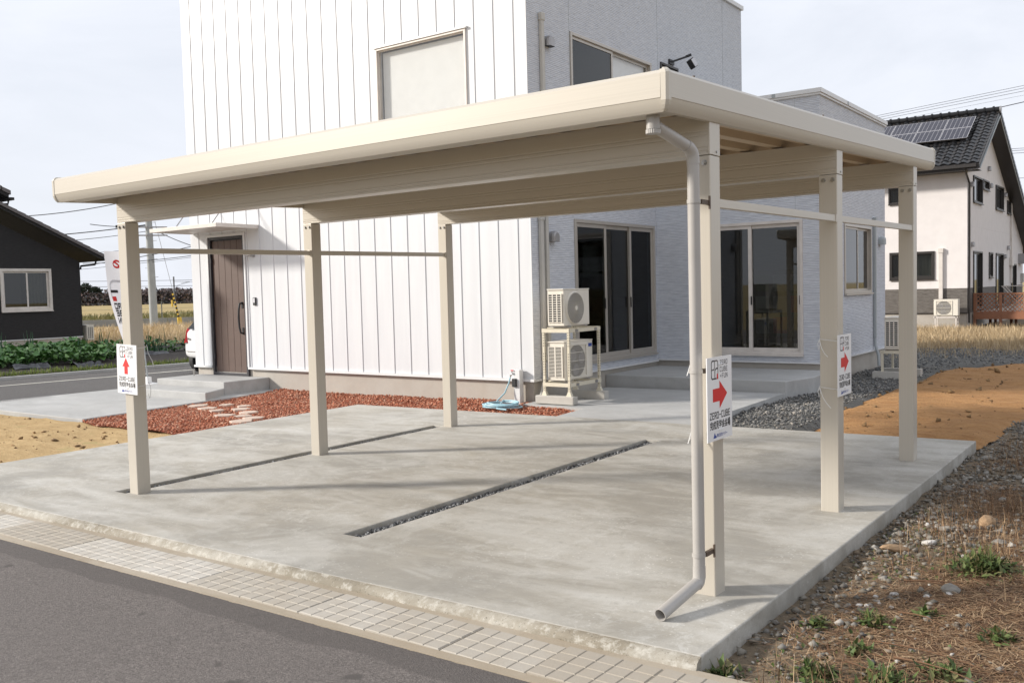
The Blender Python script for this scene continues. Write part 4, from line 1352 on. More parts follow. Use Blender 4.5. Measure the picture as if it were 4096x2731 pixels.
# steps
def slab_block(name, pts, z0, z1, mt, parent=None, bev=0.012):
    n_ = len(pts)
    b_ = MB().add([(*p, z1) for p in pts] + [(*p, z0) for p in pts], [tuple(range(n_))] + [(i, (i + 1) % n_, n_ + (i + 1) % n_, n_ + i) for i in range(n_)] + [tuple(reversed(range(n_, 2 * n_)))])
    return b_.build(name, mt, parent, bevel=bev)
stp = empty("entrance_steps", (*hw(-7.2, -0.8), -0.07), HROT, "two broad pale concrete steps below the brown door", "steps")
off = Matrix.Translation((7.2, 0.8, 0.07))
o = slab_block("upper_step", [(-8.25, -1.0), (-6.17, -1.0), (-6.165, 0.034), (-8.25, 0.034)], -0.3, 0.172, M["step"], stp); o.matrix_parent_inverse = off
o = slab_block("lower_step", [(-8.25, -1.67), (-5.80, -1.67), (-6.168, -1.002), (-8.25, -1.002)], -0.3, 0.062, M["step"], stp); o.matrix_parent_inverse = off
o = tag(slab_block("porch", [hw(0.0 - .028, 2.20), hw(3.12, 2.15), hw(3.30, 2.95), hw(3.24, 4.14), hw(0.0 - .028, 4.16)], -0.2, 0.235, M["step"]), "low wide concrete porch in the grey inner corner below the sliding doors", "porch")

# vents, ducts, flood lamp
def vent(parent, name, X, mt, r=0.085):
    """quarter-round hood; X places it, local: wall = y 0, outward -y"""
    b_ = MB()
    n_ = 10
    pts = []
    for k in range(n_ + 1):
        a = math.pi * k / n_
        pts.append((r * math.cos(a), r * math.sin(a)))
    pts = [(r, -r * 0.9)] + pts + [(-r, -r * 0.9)]
    layers = [(-0.002, 1.0), (-0.06, 1.0), (-0.095, 0.9), (-0.115, 0.7)]
    vs, fs = [], []
    m_ = len(pts)
    for y_, s_ in layers:
        vs += [tuple(X @ Vector((p[0] * s_, y_, p[1] * s_ if p[1] > 0 else p[1]))) for p in pts]
    for q in range(len(layers) - 1):
        for k in range(m_ - 1):
            fs.append((q * m_ + k, q * m_ + k + 1, (q + 1) * m_ + k + 1, (q + 1) * m_ + k))
    fs.append(tuple((len(layers) - 1) * m_ + k for k in range(m_)))
    b_.add(vs, fs)
    b_.mat(M["dark"])
    b_.box(-r * 0.9, r * 0.9, -0.10, -0.003, -r * 0.85, -r * 0.80, X)
    b_.mats = [mt, M["dark"]]
    b_.mi = [0] * len(fs) + [1] * 6
    return b_.build(name, mt, parent, smooth=False)
RX = Matrix.Rotation(math.pi / 2, 4, "Z")           # outward -y -> +x
vent(house, "vent_hood", Matrix.Translation((0.002, 0.547, 5.50)) @ RX, M["hood"])
vent(house, "vent_hood", Matrix.Translation((0.002, 0.562, 2.525)) @ RX, M["hood"])
vent(house, "vent_hood", Matrix.Translation((WX + 0.002, 7.91, 2.515)) @ RX, M["duct_grey"])
def duct(name, X, w, d, z0, z1, mt, cap=True):
    b_ = MB().box(-w / 2, w / 2, -d, -0.002, z0, z1 - (0.02 if cap else 0), X)
    if cap:
        b_.box(-w / 2 - 0.012, w / 2 + 0.012, -d - 0.012, -0.001, z1 - 0.12, z1, X)
    return b_.build(name, mt, house, bevel=0.012)
duct("pipe_cover", Matrix.Translation((0, 0.375, 0)) @ RX, 0.075, 0.062, 0.60, 5.90, M["duct"])
duct("pipe_cover", Matrix.Translation((0, 0.235, 0)) @ RX, 0.075, 0.065, 0.62, 2.88, M["duct"])
duct("pipe_cover", Matrix.Translation((WX, 7.45, 0)) @ RX, 0.07, 0.06, 0.60, 2.96, M["duct_grey"])
MB().tube([(WX + 0.03, 7.45, 0.62), (WX + 0.04, 7.44, 0.45), (WX + 0.10, 7.40, 0.28), (WX + 0.12, 7.38, 0.05)], 0.028, 8).build("pipe_tail", M["duct_grey"], house, smooth=True)
MB().tube([(0.045, 0.235, 0.64), (0.05, 0.20, 0.35), (0.06, 0.12, 0.18), (0.10, 0.02, 0.10)], 0.022, 8).build("pipe_tail", M["duct"], house, smooth=True)
fl = MB().box(-0.001, 0.03, 4.75, 4.95, 5.93, 6.02).bar((0.02, 4.85, 5.98), (0.34, 4.95, 6.06), 0.035, 0.03).build("flood_lamp", M["dark"], house)
MB().bar((0.28, 4.93, 6.05), (0.38, 4.96, 6.08), 0.06, 0.035).build("sensor_arm", M["dark"], fl)
hd = Matrix.Translation((0.36, 5.03, 5.94)) @ Matrix.Rotation(0.5, 4, "X") @ Matrix.Rotation(-0.35, 4, "Y")
MB().box(-0.06, 0.05, -0.075, 0.075, -0.10, 0.08, hd).build("lamp_head", M["dark"], fl, bevel=0.01)
MB().box(0.0505, 0.056, -0.065, 0.065, -0.088, 0.068, hd).build("lamp_glass", M["ink_pale"], fl)
# things inside, seen faintly through the glass
def inside(name, b_, mt, label, cat, x_, y_, rz=0.0):
    o = b_.build(name, mt)
    o.location = (*hw(x_, y_), 0.42); o.rotation_euler = (0, 0, rz + HROT)
    return tag(o, label, cat)
arm = MB().box(-0.35, 0.35, -0.33, 0.30, 0.16, 0.42).box(-0.35, 0.35, 0.22, 0.36, 0.42, 0.95).box(-0.40, -0.33, -0.3, 0.33, 0.0, 0.62).box(0.33, 0.40, -0.3, 0.33, 0.0, 0.62)
inside("armchair", arm, M["blind_sky"], "pale armchair in the dark room behind the three leaf sliding door", "armchair", -1.2, 2.3, 1.2)
bd = MB().box(-0.75, 0.75, -0.015, 0.015, 0.25, 1.55).box(-0.70, -0.66, -0.03, 0.03, 0, 1.6).box(0.66, 0.70, -0.03, 0.03, 0, 1.6)
bo = inside("display_board", bd, M["room"], "display board with leaflets inside the wing behind the two leaf sliding door", "board", 2.0, WY + 1.5)
for i in range(4):
    for j in range(3):
        MB().box(-0.66 + i * 0.34, -0.40 + i * 0.34, -0.02, -0.0155, 0.35 + j * 0.4, 0.66 + j * 0.4).build("leaflet", (M["ink_pale"], M["verge"], M["red"], M["blind_sky"], M["ink_grey"])[(i * 2 + j * 3) % 5], bo)

# ---- air conditioners on the rack
def ac_unit(name, wd, dp_, ht, grille, label, logo=None):
    """origin at bottom, centre; fan front faces -y, louvred end at -x"""
    t_ = empty(name, (0, 0, 0), 0, label, "air conditioner")
    c_ = MB()
    c_.box(-wd / 2 + 0.012, wd / 2, -dp_ / 2, dp_ / 2, 0.02, ht)
    c_.build("casing", M["ac"], t_, bevel=0.012)
    MB().box(-wd / 2 - 0.004, wd / 2 + 0.004, -dp_ / 2 - 0.004, dp_ / 2 + 0.004, ht, ht + 0.018).build("top_lid", M["ac"], t_, bevel=0.006)
    for sx in (-0.32, 0.32):
        MB().box(sx * wd - 0.03, sx * wd + 0.03, -dp_ / 2 - 0.02, dp_ / 2 + 0.02, -0.001, 0.02).build("foot", M["hood"], t_)
    # side louvres on -x end: two/three columns of openings
    lv = MB()
    cols = 3 if grille == "grid" else 2
    rows = 12 if grille == "grid" else 21
    y0, y1, z0, z1 = -dp_ / 2 + 0.10 - 0.06, dp_ / 2 - 0.02, 0.08, ht - 0.06
    MB().box(-wd / 2 + 0.004, -wd / 2 + 0.0115, y0, y1, z0, z1).build("louvre_back", M["dark"], t_)
    cw2, rh = (y1 - y0) / cols, (z1 - z0) / rows
    bw = 0.016 if grille == "grid" else 0.020
    bh = rh * (0.30 if grille == "grid" else 0.38)
    for i in range(cols + 1):
        lv.box(-wd / 2 - 0.004, -wd / 2 + 0.003, y0 + i * cw2 - bw / 2, y0 + i * cw2 + bw / 2, z0 - 0.01, z1 + 0.01)
    for j in range(rows + 1):
        lv.box(-wd / 2 - 0.003, -wd / 2 + 0.0035, y0, y1, z0 + j * rh - bh / 2, z0 + j * rh + bh / 2)
    lv.build("side_louvre", M["ac"], t_)
    fx, fz_ = (-0.10 if grille == "grid" else -0.08) * wd, ht * 0.51
    R_ = ht * 0.415
    if grille == "grid":
        MB().tube([(fx, -dp_ / 2 - 0.001, fz_), (fx, -dp_ / 2 - 0.028, fz_)], R_ + 0.022, 36, r2=R_ + 0.004).build("fan_rim", M["ac"], t_, smooth=True)
        MB().tube([(fx, -dp_ / 2 - 0.0285, fz_), (fx, -dp_ / 2 - 0.0295, fz_)], R_, 36).build("fan_opening", M["ac_grey"], t_)
        g_ = MB()
        for q in range(24):
            a0 = 2 * math.pi * q / 24
            g_.tube([(fx + R_ * r_ * math.cos(a0 + 1.0 * r_), -dp_ / 2 - 0.034, fz_ + R_ * r_ * math.sin(a0 + 1.0 * r_)) for r_ in (0.14, 0.4, 0.7, 0.99)], 0.0022, 4)
        for rr in (0.3, 0.42, 0.54, 0.66, 0.77, 0.88, 0.98):
            g_.tube([(fx + R_ * rr * math.cos(2 * math.pi * q / 32), -dp_ / 2 - 0.034, fz_ + R_ * rr * math.sin(2 * math.pi * q / 32)) for q in range(33)], 0.0016, 4, cap=False)
        g_.build("fan_grille", M["ac"], t_)
        MB().disc((fx, -dp_ / 2 - 0.036, fz_), (0, 1, 0), R_ * 0.15, 0.012, 20).build("fan_hub", M["ac"], t_)
    else:
        frame_ring(MB(), "y", fx - R_ * 1.12, fx + R_ * 1.16, 0.045, ht - 0.03, -dp_ / 2 - 0.016, -dp_ / 2 - 0.001, 0.018).build("fan_rim", M["ac"], t_)
        MB().disc((fx, -dp_ / 2 - 0.003, fz_), (0, 1, 0), R_ * 1.0, 0.004, 36).build("fan_opening", M["ac_grey"], t_)
        g_ = MB()
        for q in range(1, 4):
            z_ = 0.045 + (ht - 0.075) * q / 4
            g_.box(fx - R_ * 1.1, fx + R_ * 1.14, -dp_ / 2 - 0.015, -dp_ / 2 - 0.011, z_ - 0.004, z_ + 0.004)
        for q in range(-9, 10):
            g_.box(fx + q * R_ * 0.115 - 0.0012, fx + q * R_ * 0.115 + 0.0012, -dp_ / 2 - 0.011, -dp_ / 2 - 0.009, 0.06, ht - 0.05)
        g_.build("fan_grille", M["ac"], t_)
        for k_, (r_, a_) in enumerate(((0.55, 0.3), (0.55, 2.4), (0.55, 4.5))):
            MB().disc((fx + R_ * r_ * math.cos(a_), -dp_ / 2 - 0.006, fz_ + R_ * r_ * math.sin(a_)), (0, 1, 0), R_ * 0.36, 0.002, 14).build("fan_blade", M["hood"], t_)
    return t_
AC_RZ = HROT + math.pi / 2
u1 = ac_unit("air_conditioner", 0.72, 0.285, 0.545, "grid", "ivory outdoor air conditioner with round fan, on top of the steel rack")
u1.location = (*hw(0.555, 0.14), 1.150); u1.rotation_euler = (0, 0, AC_RZ)
u2 = ac_unit("air_conditioner", 0.80, 0.30, 0.575, "slot", "ivory outdoor air conditioner inside the steel rack, below the other one")
u2.location = (*hw(0.535, 0.19), 0.350); u2.rotation_euler = (0, 0, AC_RZ)
MB().box(0.275, 0.37, -0.156, -0.1525, 0.485, 0.535).build("energy_label", M["blue"], u2)
rk = empty("steel_rack", (*hw(0.56, 0.2), 0.05), HROT, "cream slotted steel rack carrying two air conditioners", "rack")
lx, ly = (-0.215, 0.215), (-0.425, 0.425)
for x_ in lx:
    for y_ in ly:
        lg = MB().bar((x_, y_, 0.10), (x_, y_, 1.085), 0.036, 0.036).build("leg", M["ac_rack"], rk)
        sb = MB()
        for q in range(24):
            z_ = 0.16 + q * 0.039
            if 0.32 < z_ < 0.36 or 0.72 < z_ < 0.80:
                continue
            sb.box(x_ - 0.004, x_ + 0.004, y_ - 0.0195, y_ - 0.0185, z_, z_ + 0.020)
            sb.box(x_ + 0.0185, x_ + 0.0195, y_ - 0.004, y_ + 0.004, z_, z_ + 0.020)
        sb.build("slot_hole", M["void"], lg)
        MB().add([(x_ - 0.045, y_ - 0.03, 0.102), (x_ + 0.045, y_ - 0.03, 0.102), (x_ + 0.018, y_ - 0.022, 0.17), (x_ - 0.018, y_ - 0.022, 0.17),
                  (x_ - 0.045, y_ + 0.03, 0.102), (x_ + 0.045, y_ + 0.03, 0.102), (x_ + 0.018, y_ + 0.022, 0.17), (x_ - 0.018, y_ + 0.022, 0.17)],
                 [(0, 1, 2, 3), (4, 7, 6, 5), (1, 5, 6, 2), (0, 3, 7, 4), (3, 2, 6, 7), (0, 4, 5, 1)]).build("foot", M["ac_rack"], lg)
for z_ in (0.265, 1.055):
    for x_ in lx:
        MB().bar((x_ + (0.02 if x_ > 0 else -0.02), -0.44, z_), (x_ + (0.02 if x_ > 0 else -0.02), 0.44, z_), 0.006, 0.055).build("shelf_rail", M["ac_rack"], rk)
    for y_ in (-0.447, 0.447):
        MB().bar((-0.235, y_, z_), (0.235, y_, z_), 0.006, 0.055).build("shelf_rail", M["ac_rack"], rk)
    for y_ in (-0.24, 0.30):
        MB().bar((-0.26, y_, z_ + 0.032), (0.27, y_, z_ + 0.032), 0.05, 0.012).build("cross_bar", M["ac_rack"], rk)
        MB().bar((0.24, y_ - 0.035, z_ - 0.005), (0.24, y_ + 0.035, z_ - 0.005), 0.012, 0.035).build("shelf_clip", M["hood"], rk)
tag(slab_block("concrete_block", [hw(0.205, -0.285), hw(0.87, -0.285), hw(0.87, -0.155), hw(0.205, -0.155)], 0.03, 0.152, M["block"]), "long concrete block under the rack feet nearest the water tap", "block")
tag(slab_block("concrete_block", [hw(0.22, 0.555), hw(0.90, 0.555), hw(0.90, 0.69), hw(0.22, 0.69)], 0.02, 0.152, M["block"]), "long concrete block under the rack feet nearest the dark sliding door", "block")
# third unit beside the wing
u3 = ac_unit("air_conditioner", 0.75, 0.27, 0.56, "grid", "grey-shaded outdoor air conditioner on a frame behind the grey wing")
u3.location = (-2.16, 12.55, 0.50); u3.rotation_euler = (0, 0, AC_RZ)
ust = empty("unit_stand", (-2.16, 12.55, 0.0), HROT, "low steel stand on a concrete block behind the grey wing", "stand")
for y_ in (-0.36, 0.36):
    for x_ in (-0.17, 0.17):
        MB().bar((x_, y_, 0.13), (x_, y_, 0.50), 0.035, 0.035).build("leg", M["ac_rack"], ust)
    MB().bar((-0.20, y_, 0.47), (0.20, y_, 0.47), 0.035, 0.05).build("shelf_rail", M["ac_rack"], ust)
for x_ in (-0.17, 0.17):
    MB().bar((x_, -0.36, 0.47), (x_, 0.36, 0.47), 0.035, 0.04).build("shelf_rail", M["ac_rack"], ust)
MB().box(-0.32, 0.32, -0.44, -0.28, -0.02, 0.13).build("base_block", M["block"], ust)
MB().box(-0.32, 0.32, 0.28, 0.44, -0.02, 0.13).build("base_block", M["block"], ust)

# ---- water tap and hose
tp = empty("water_tap", (*hw(-0.235, -0.08), -0.03), HROT, "white square tap pillar with red handled faucet by the white wall corner", "tap")
MB().box(-0.055, 0.055, -0.05, 0.05, -0.05, 0.53).build("pillar", M["white"], tp, bevel=0.004)
fa = MB().tube([(-0.045, -0.05, 0.47), (-0.075, -0.06, 0.47), (-0.10, -0.062, 0.455), (-0.105, -0.062, 0.42)], 0.014, 10).tube([(-0.075, -0.06, 0.47), (-0.075, -0.06, 0.515)], 0.010, 8).build("faucet", M["steel"], tp, smooth=True)
MB().box(-0.098, -0.052, -0.068, -0.052, 0.515, 0.528).build("faucet_handle", M["red"], fa)
MB().box(-0.07, 0.005, -0.085, -0.052, 0.27, 0.40).build("hose_timer", M["dark"], tp, bevel=0.008)
hp = []
hb = Vector((*hw(-0.18, -0.62), -0.012))
pts = [Vector((*hw(-0.345, -0.145), 0.385)), Vector((*hw(-0.36, -0.16), 0.30)), Vector((*hw(-0.40, -0.22), 0.15)), Vector((*hw(-0.47, -0.34), 0.03))]
for q in range(6 * 16):
    a = 2.3 + 2 * math.pi * q / 16
    lay = q / 16
    r_ = 0.245 + 0.03 * math.sin(lay * 2.1 + 0.6) + 0.015 * math.sin(a * 2 + lay)
    ox, oy = 0.03 * math.sin(lay * 1.7), 0.02 * math.cos(lay * 2.3)
    pts.append(hb + Vector((r_ * 1.12 * math.cos(a) + ox, r_ * 0.82 * math.sin(a) + oy, 0.012 + 0.010 * lay + 0.006 * math.sin(a * 1.5 + lay))))
pts.append(hb + Vector((0.12, -0.26, 0.02))); pts.append(hb + Vector((0.30, -0.27, 0.014)))
tag(MB().tube(pts, 0.0115, 8).build("garden_hose", M["hose"], smooth=True), "pale blue garden hose coiled on the red gravel below the tap", "hose")
# door stop pin on the step
tag(MB().tube([(*hw(-8.05, -0.30), 0.172), (*hw(-8.05, -0.30), 0.27)], 0.014, 8).tube([(*hw(-8.05, -0.30), 0.27), (*hw(-8.05, -0.30), 0.30)], 0.026, 8).build("pipe_stub", M["steel"]), "short steel pipe stub with dark cap on the upper step", "pipe stub")
# ================================================================== SIGNS
GLY = {
 "Z": [[(0, 1), (1, 1), (0, 0), (1, 0)]], "E": [[(1, 1), (0, 1), (0, 0), (1, 0)], [(0, .5), (.85, .5)]],
 "R": [[(0, 0), (0, 1)], [(0, 1), (1, 1), (1, .5), (0.35, .5)], [(.45, .5), (1, 0)]], "O": [[(0, 0), (0, 1), (1, 1), (1, 0), (0, 0)]],
 "C": [[(1, 1), (0, 1), (0, 0), (1, 0)]], "U": [[(0, 1), (0, 0), (1, 0), (1, 1)]], "B": [[(0, 0), (0, 1), (.85, 1), (.85, .5), (0, .5)], [(.85, .5), (1, .5), (1, 0), (0, 0)]],
 "F": [[(0, 0), (0, 1), (1, 1)], [(0, .5), (.85, .5)]], "N": [[(0, 0), (0, 1), (1, 0), (1, 1)]], "+": [[(.5, .25), (.5, .75)], [(.15, .5), (.85, .5)]], "-": [[(.1, .5), (.9, .5)]],
}
def stroke(b, pts, w, fn, y):
    """flat ribbon along pts with square caps, thin in depth; fn maps (u,v,d)->xyz"""
    for (a, c) in zip(pts[:-1], pts[1:]):
        a, c = Vector(a), Vector(c)
        d = c - a
        if d.length < 1e-6:
            continue
        d.normalize(); n = Vector((-d.y, d.x)) * w / 2; e = d * w / 2
        q = [a - e + n, a - e - n, c + e - n, c + e + n]
        b.add([fn(p.x, p.y, y) for p in q], [(0, 1, 2, 3)])
def word(b, s, u, v, cw_, ch, gap, w, fn, y):
    for ch_ in s:
        if ch_ in GLY:
            for pl in GLY[ch_]:
                stroke(b, [(u + p[0] * cw_, v + p[1] * ch) for p in pl], w, fn, y)
        u += cw_ + gap
def logo(bk, gr, rd, u, v, s, fn, y):
    t_ = s * 0.085
    S = lambda bb, pl, w=t_: stroke(bb, [(u + p[0] * s, v + p[1] * s * 1.12) for p in pl], w, fn, y)
    S(bk, [(.42, 1), (.12, 1), (.03, .92), (0, .85), (0, .15), (.03, .07), (.12, 0), (.72, 0)])
    S(gr, [(.58, 1), (.85, 1), (.95, .93), (.97, .80)])
    S(gr, [(.48, 1), (.48, .64), (.40, .52), (.03, .50)])
    S(bk, [(.97, .56), (.70, .56), (.56, .48), (.51, .38), (.51, .04)])
    S(gr, [(.97, .80), (.97, .30)])
    rd.add([fn(u + q[0] * s, v + q[1] * s * 1.12, y) for q in ((.80, -.04), (1.01, -.04), (1.01, .26), (.80, .26))], [(0, 1, 2, 3)])
def text_mesh(body, size, offset):
    cu = bpy.data.curves.new("txt", "FONT")
    cu.body = body; cu.size = size; cu.offset = offset; cu.resolution_u = 3
    o = bpy.data.objects.new("txt", cu); COL.objects.link(o)
    dg = bpy.context.evaluated_depsgraph_get()
    me = bpy.data.meshes.new_from_object(o.evaluated_get(dg))
    bpy.data.objects.remove(o, do_unlink=True)
    return me
KANJI = text_mesh("完成見学会会場", 0.046, 0.0011)
FIRM = text_mesh("株式会社オリバー", 0.0205, 0.0003)
def fit_text(me0, name, mt, parent, u0, v0, wid, hgt, y):
    me = me0.copy()
    co = np.zeros(len(me.vertices) * 3, np.float32); me.vertices.foreach_get("co", co); co = co.reshape(-1, 3)
    mn, mx_ = co.min(0), co.max(0)
    k = np.stack([u0 + (co[:, 0] - mn[0]) / (mx_[0] - mn[0]) * wid, np.full(len(co), y), v0 + (co[:, 1] - mn[1]) / (mx_[1] - mn[1]) * hgt], -1)
    me.vertices.foreach_set("co", k.astype(np.float32).ravel()); me.materials.clear(); me.materials.append(mt); me.name = name
    me.update()
    return link(name, me, parent)
def sign(X, arrow, label, cords):
    """board in local x (width) / z (height), printed face towards -y, origin bottom centre"""
    W_, H_ = 0.318, 0.447
    t_ = empty("arrow_sign", (0, 0, 0), 0, label, "sign", "arrow signs tied to the carport posts")
    t_.matrix_world = X
    MB().box(-W_ / 2, W_ / 2, 0.0, 0.005, 0, H_).build("sign_board", M["board"], t_)
    fn = lambda u, v, y: (u, -0.0007 - y, v)
    bk, gr, rd = MB(), MB(), MB()
    logo(bk, gr, rd, -0.105, 0.332, 0.085, fn, 0)
    word(bk, "ZERO", 0.005, 0.402, 0.0165, 0.023, 0.0098, 0.0034, fn, 0)
    word(bk, "CUBE", 0.005, 0.366, 0.0165, 0.023, 0.0098, 0.0034, fn, 0)
    word(bk, "+FUN", 0.005, 0.330, 0.0165, 0.023, 0.0098, 0.0034, fn, 0)
    word(bk, "ZERO-CUBE", -0.128, 0.119, 0.0185, 0.032, 0.0110, 0.0056, fn, 0)
    bk.build("lettering", M["ink"], t_, fix=False); gr.build("logo_mark", M["ink_grey"], t_, fix=False); rd.build("logo_square", M["red"], t_, fix=False)
    fit_text(KANJI, "lettering", M["ink"], t_, -0.130, 0.060, 0.262, 0.047, -0.0007)
    fit_text(FIRM, "company_name", M["blue"], t_, -0.045, 0.016, 0.135, 0.020, -0.0007)
    MB().add([fn(-0.090, .014, 0), fn(-0.052, .014, 0), fn(-0.072, .044, 0)], [(0, 1, 2)]).add([fn(-0.066, .016, .0002), fn(-0.048, .016, .0002), fn(-0.055, .030, .0002)], [(0, 1, 2)]).build("company_mark", M["blue"], t_, fix=False)
    pts = [(0.10, 0), (0.0, 0.075), (0.0, 0.035), (-0.085, 0.035), (-0.085, -0.035), (0.0, -0.035), (0.0, -0.075)]
    if arrow == "up":
        pts = [(-y_ * 0.78, x_ * 0.80 + 0.004) for x_, y_ in pts]
    ar = MB().add([fn(x_ + (-0.005 if arrow != "up" else -0.012), y_ + 0.243, 0) for x_, y_ in pts], [(0, 1, 6), (2, 3, 4, 5), (1, 2, 5, 6)])
    ar.build("red_arrow", M["red"], t_, fix=False)
    st_ = MB()
    for v in (0.405, 0.052):
        st_.tube([(-0.022, -0.004, v - .001), (0.0, -0.006, v), (0.028, -0.004, v + .003)], 0.0026, 6)
    for pl in cords:
        st_.tube(pl, 0.0028, 6)
    st_.build("tie_cord", M["cord"], t_)
    return t_
# facing +x (from the pad outside): local x -> +y, local -y -> +x
def face_px(x, y, z, tilt=0.0):
    return Matrix.Translation((x, y, z)) @ Matrix.Rotation(math.pi / 2, 4, "Z") @ Matrix.Rotation(tilt, 4, "Y")
# cords run round the post (local coords: +y is behind the board, towards -x)
def cords_side(v, left, back):
    return [[(left + 0.03, 0.004, v), (left + .055, 0.03, v + .004), (left + .058, back, v + .012), (left + .056, back + .02, v + .01)]]
loops = [[(-0.095, 0.15, v + .01), (-0.10, 0.165, v - .03), (-0.094, 0.16, v - .075), (-0.088, 0.15, v - .03), (-0.098, 0.155, v)] for v in (0.41, 0.06)]
tails = [[(-0.098, 0.150, 0.40), (-0.100, 0.135, 0.345), (-0.102, 0.115, 0.31), (-0.104, 0.09, 0.285)], [(-0.098, 0.150, 0.05), (-0.102, 0.13, -0.01), (-0.104, 0.105, -0.05), (-0.104, 0.07, -0.09)]]
rounds = [[(-0.145, 0.004, v - .01), (-0.098, 0.014, v - .004), (-0.092, 0.07, v), (-0.092, 0.145, v + .008)] for v in (0.405, 0.052)]
sign(face_px(0.026, 2.246, 0.876), "right", "white sign with red sideways arrow tied to the middle post of the outer row", rounds + loops + tails)
loops2 = [[(-0.03, 0.145, v + .03), (-0.04, 0.155, v - .01), (-0.075, 0.155, v - .055), (-0.035, 0.150, v - .02)] for v in (0.40, 0.03)]
sign(face_px(0.046, -0.014, 0.876, 0.0), "right", "white sign with red sideways arrow on the post beside the downpipe", loops2)
XL = Matrix.Translation((-5.688, -0.022, 0.858)) @ Matrix.Rotation(0.035, 4, "Y")
sign(XL, "up", "white sign with red upward arrow on the post nearest the sand", [[(0.155, 0.012, 0.405), (0.062, 0.03, 0.41), (0.064, 0.158, 0.418)], [(0.155, 0.012, 0.055), (0.07, 0.03, 0.06), (0.072, 0.158, 0.075)],
     [(0.064, 0.158, 0.44), (0.075, 0.162, 0.42), (0.078, 0.165, 0.37), (0.105, 0.165, 0.335), (0.14, 0.165, 0.30), (0.165, 0.165, 0.245)], [(0.075, 0.16, 0.10), (0.11, 0.165, 0.06), (0.105, 0.165, -0.01), (0.10, 0.16, -0.05), (0.075, 0.16, -0.01)]])

# ================================================================== BANNER, CAR, STREET SIDE
bn = empty("banner_flag", (-14.965, 5.96, -0.05), 0, "white vertical advertising banner flag on a weighted white base", "banner")
bdir = Vector((-0.47, -0.80, 0)).normalized()
pole0 = Vector((0.0, 0.0, 0.0))
MB().tube([(0, 0, 0.08), (-0.045, -0.075, 1.4), (-0.098, -0.168, 2.78)], 0.013, 8).build("flag_pole", M["pole"], bn)
MB().box(-0.22, 0.22, -0.16, 0.16, 0.0, 0.07).box(-0.05, 0.05, -0.05, 0.05, 0.07, 0.20).tube([(-0.17, 0.10, 0.07), (-0.12, 0.0, 0.13), (-0.17, -0.10, 0.07)], 0.02, 8).build("water_base", M["board"], bn, bevel=0.015)
# cloth : u 0 at the pole .. 1 outer edge ; v 0 top .. 1 bottom
def cloth(u, v, d=0.0):
    wmax = 0.515 + 0.03 * min(v, 0.4) - 0.37 * max(0.0, v - 0.42) ** 1.3
    z_ = 2.72 - 1.86 * v + 0.02 * u
    px_ = -0.096 + 0.062 * v; py_ = -0.164 + 0.106 * v
    off = 0.05 * math.sin(3.2 * u + 4.0 * v) * u
    nrm = Vector((-bdir.y, bdir.x, 0))
    p = Vector((px_, py_, 0)) + bdir * (u * wmax) + nrm * (off + d)
    return (p.x, p.y, z_)
b = MB(); nu, nv_ = 14, 26
vs = [cloth(i / nu, j / nv_) for j in range(nv_ + 1) for i in range(nu + 1)]
b.add(vs, [(j * (nu + 1) + i, j * (nu + 1) + i + 1, (j + 1) * (nu + 1) + i + 1, (j + 1) * (nu + 1) + i) for j in range(nv_) for i in range(nu)])
b.build("cloth", M["cloth"], bn, smooth=True, fix=False)
# print seen from behind: mirrored, letters run right to left from the pole
for sd in (0.004, -0.004):
    bk, gr, rd = MB(), MB(), MB()
    fnb = lambda u, v, y: cloth(u, v, sd)
    for row, v0_ in (("ZERO", 0.56), ("CUBE", 0.636), ("+FUN", 0.717)):
        for k, c_ in enumerate(row):
            for pl in GLY[c_]:
                stroke(bk, [(0.41 + k * 0.127 + p[0] * 0.088, v0_ + 0.052 * (1 - p[1])) for p in pl], 0.017, fnb, 0)
    bk.add([fnb(*q, 0) for q in ((0.66, 0.412), (0.91, 0.412), (0.91, 0.442), (0.66, 0.442))], [(0, 1, 2, 3)])
    stroke(gr, [(0.40, 0.315), (0.80, 0.315), (0.88, 0.33), (0.905, 0.36), (0.905, 0.412)], 0.020, fnb, 0)
    stroke(gr, [(0.905, 0.442), (0.90, 0.50)], 0.018, fnb, 0)
    rd.add([fnb(*q, 0) for q in ((0.755, 0.482), (0.89, 0.482), (0.89, 0.532), (0.755, 0.532))], [(0, 1, 2, 3)])
    for q in range(14):
        a0, a1 = 2 * math.pi * q / 14, 2 * math.pi * (q + 1) / 14
        stroke(rd, [(0.60 + 0.125 * math.cos(a0), 0.135 + 0.036 * math.sin(a0)), (0.60 + 0.125 * math.cos(a1), 0.135 + 0.036 * math.sin(a1))], 0.020, fnb, 0)
    stroke(rd, [(0.68, 0.112), (0.58, 0.135), (0.52, 0.155)], 0.022, fnb, 0)
    bk.build("lettering", M["ink"], bn, fix=False); gr.build("logo_mark", M["ink_pale"], bn, fix=False); rd.build("logo_square", M["red"], bn, fix=False)

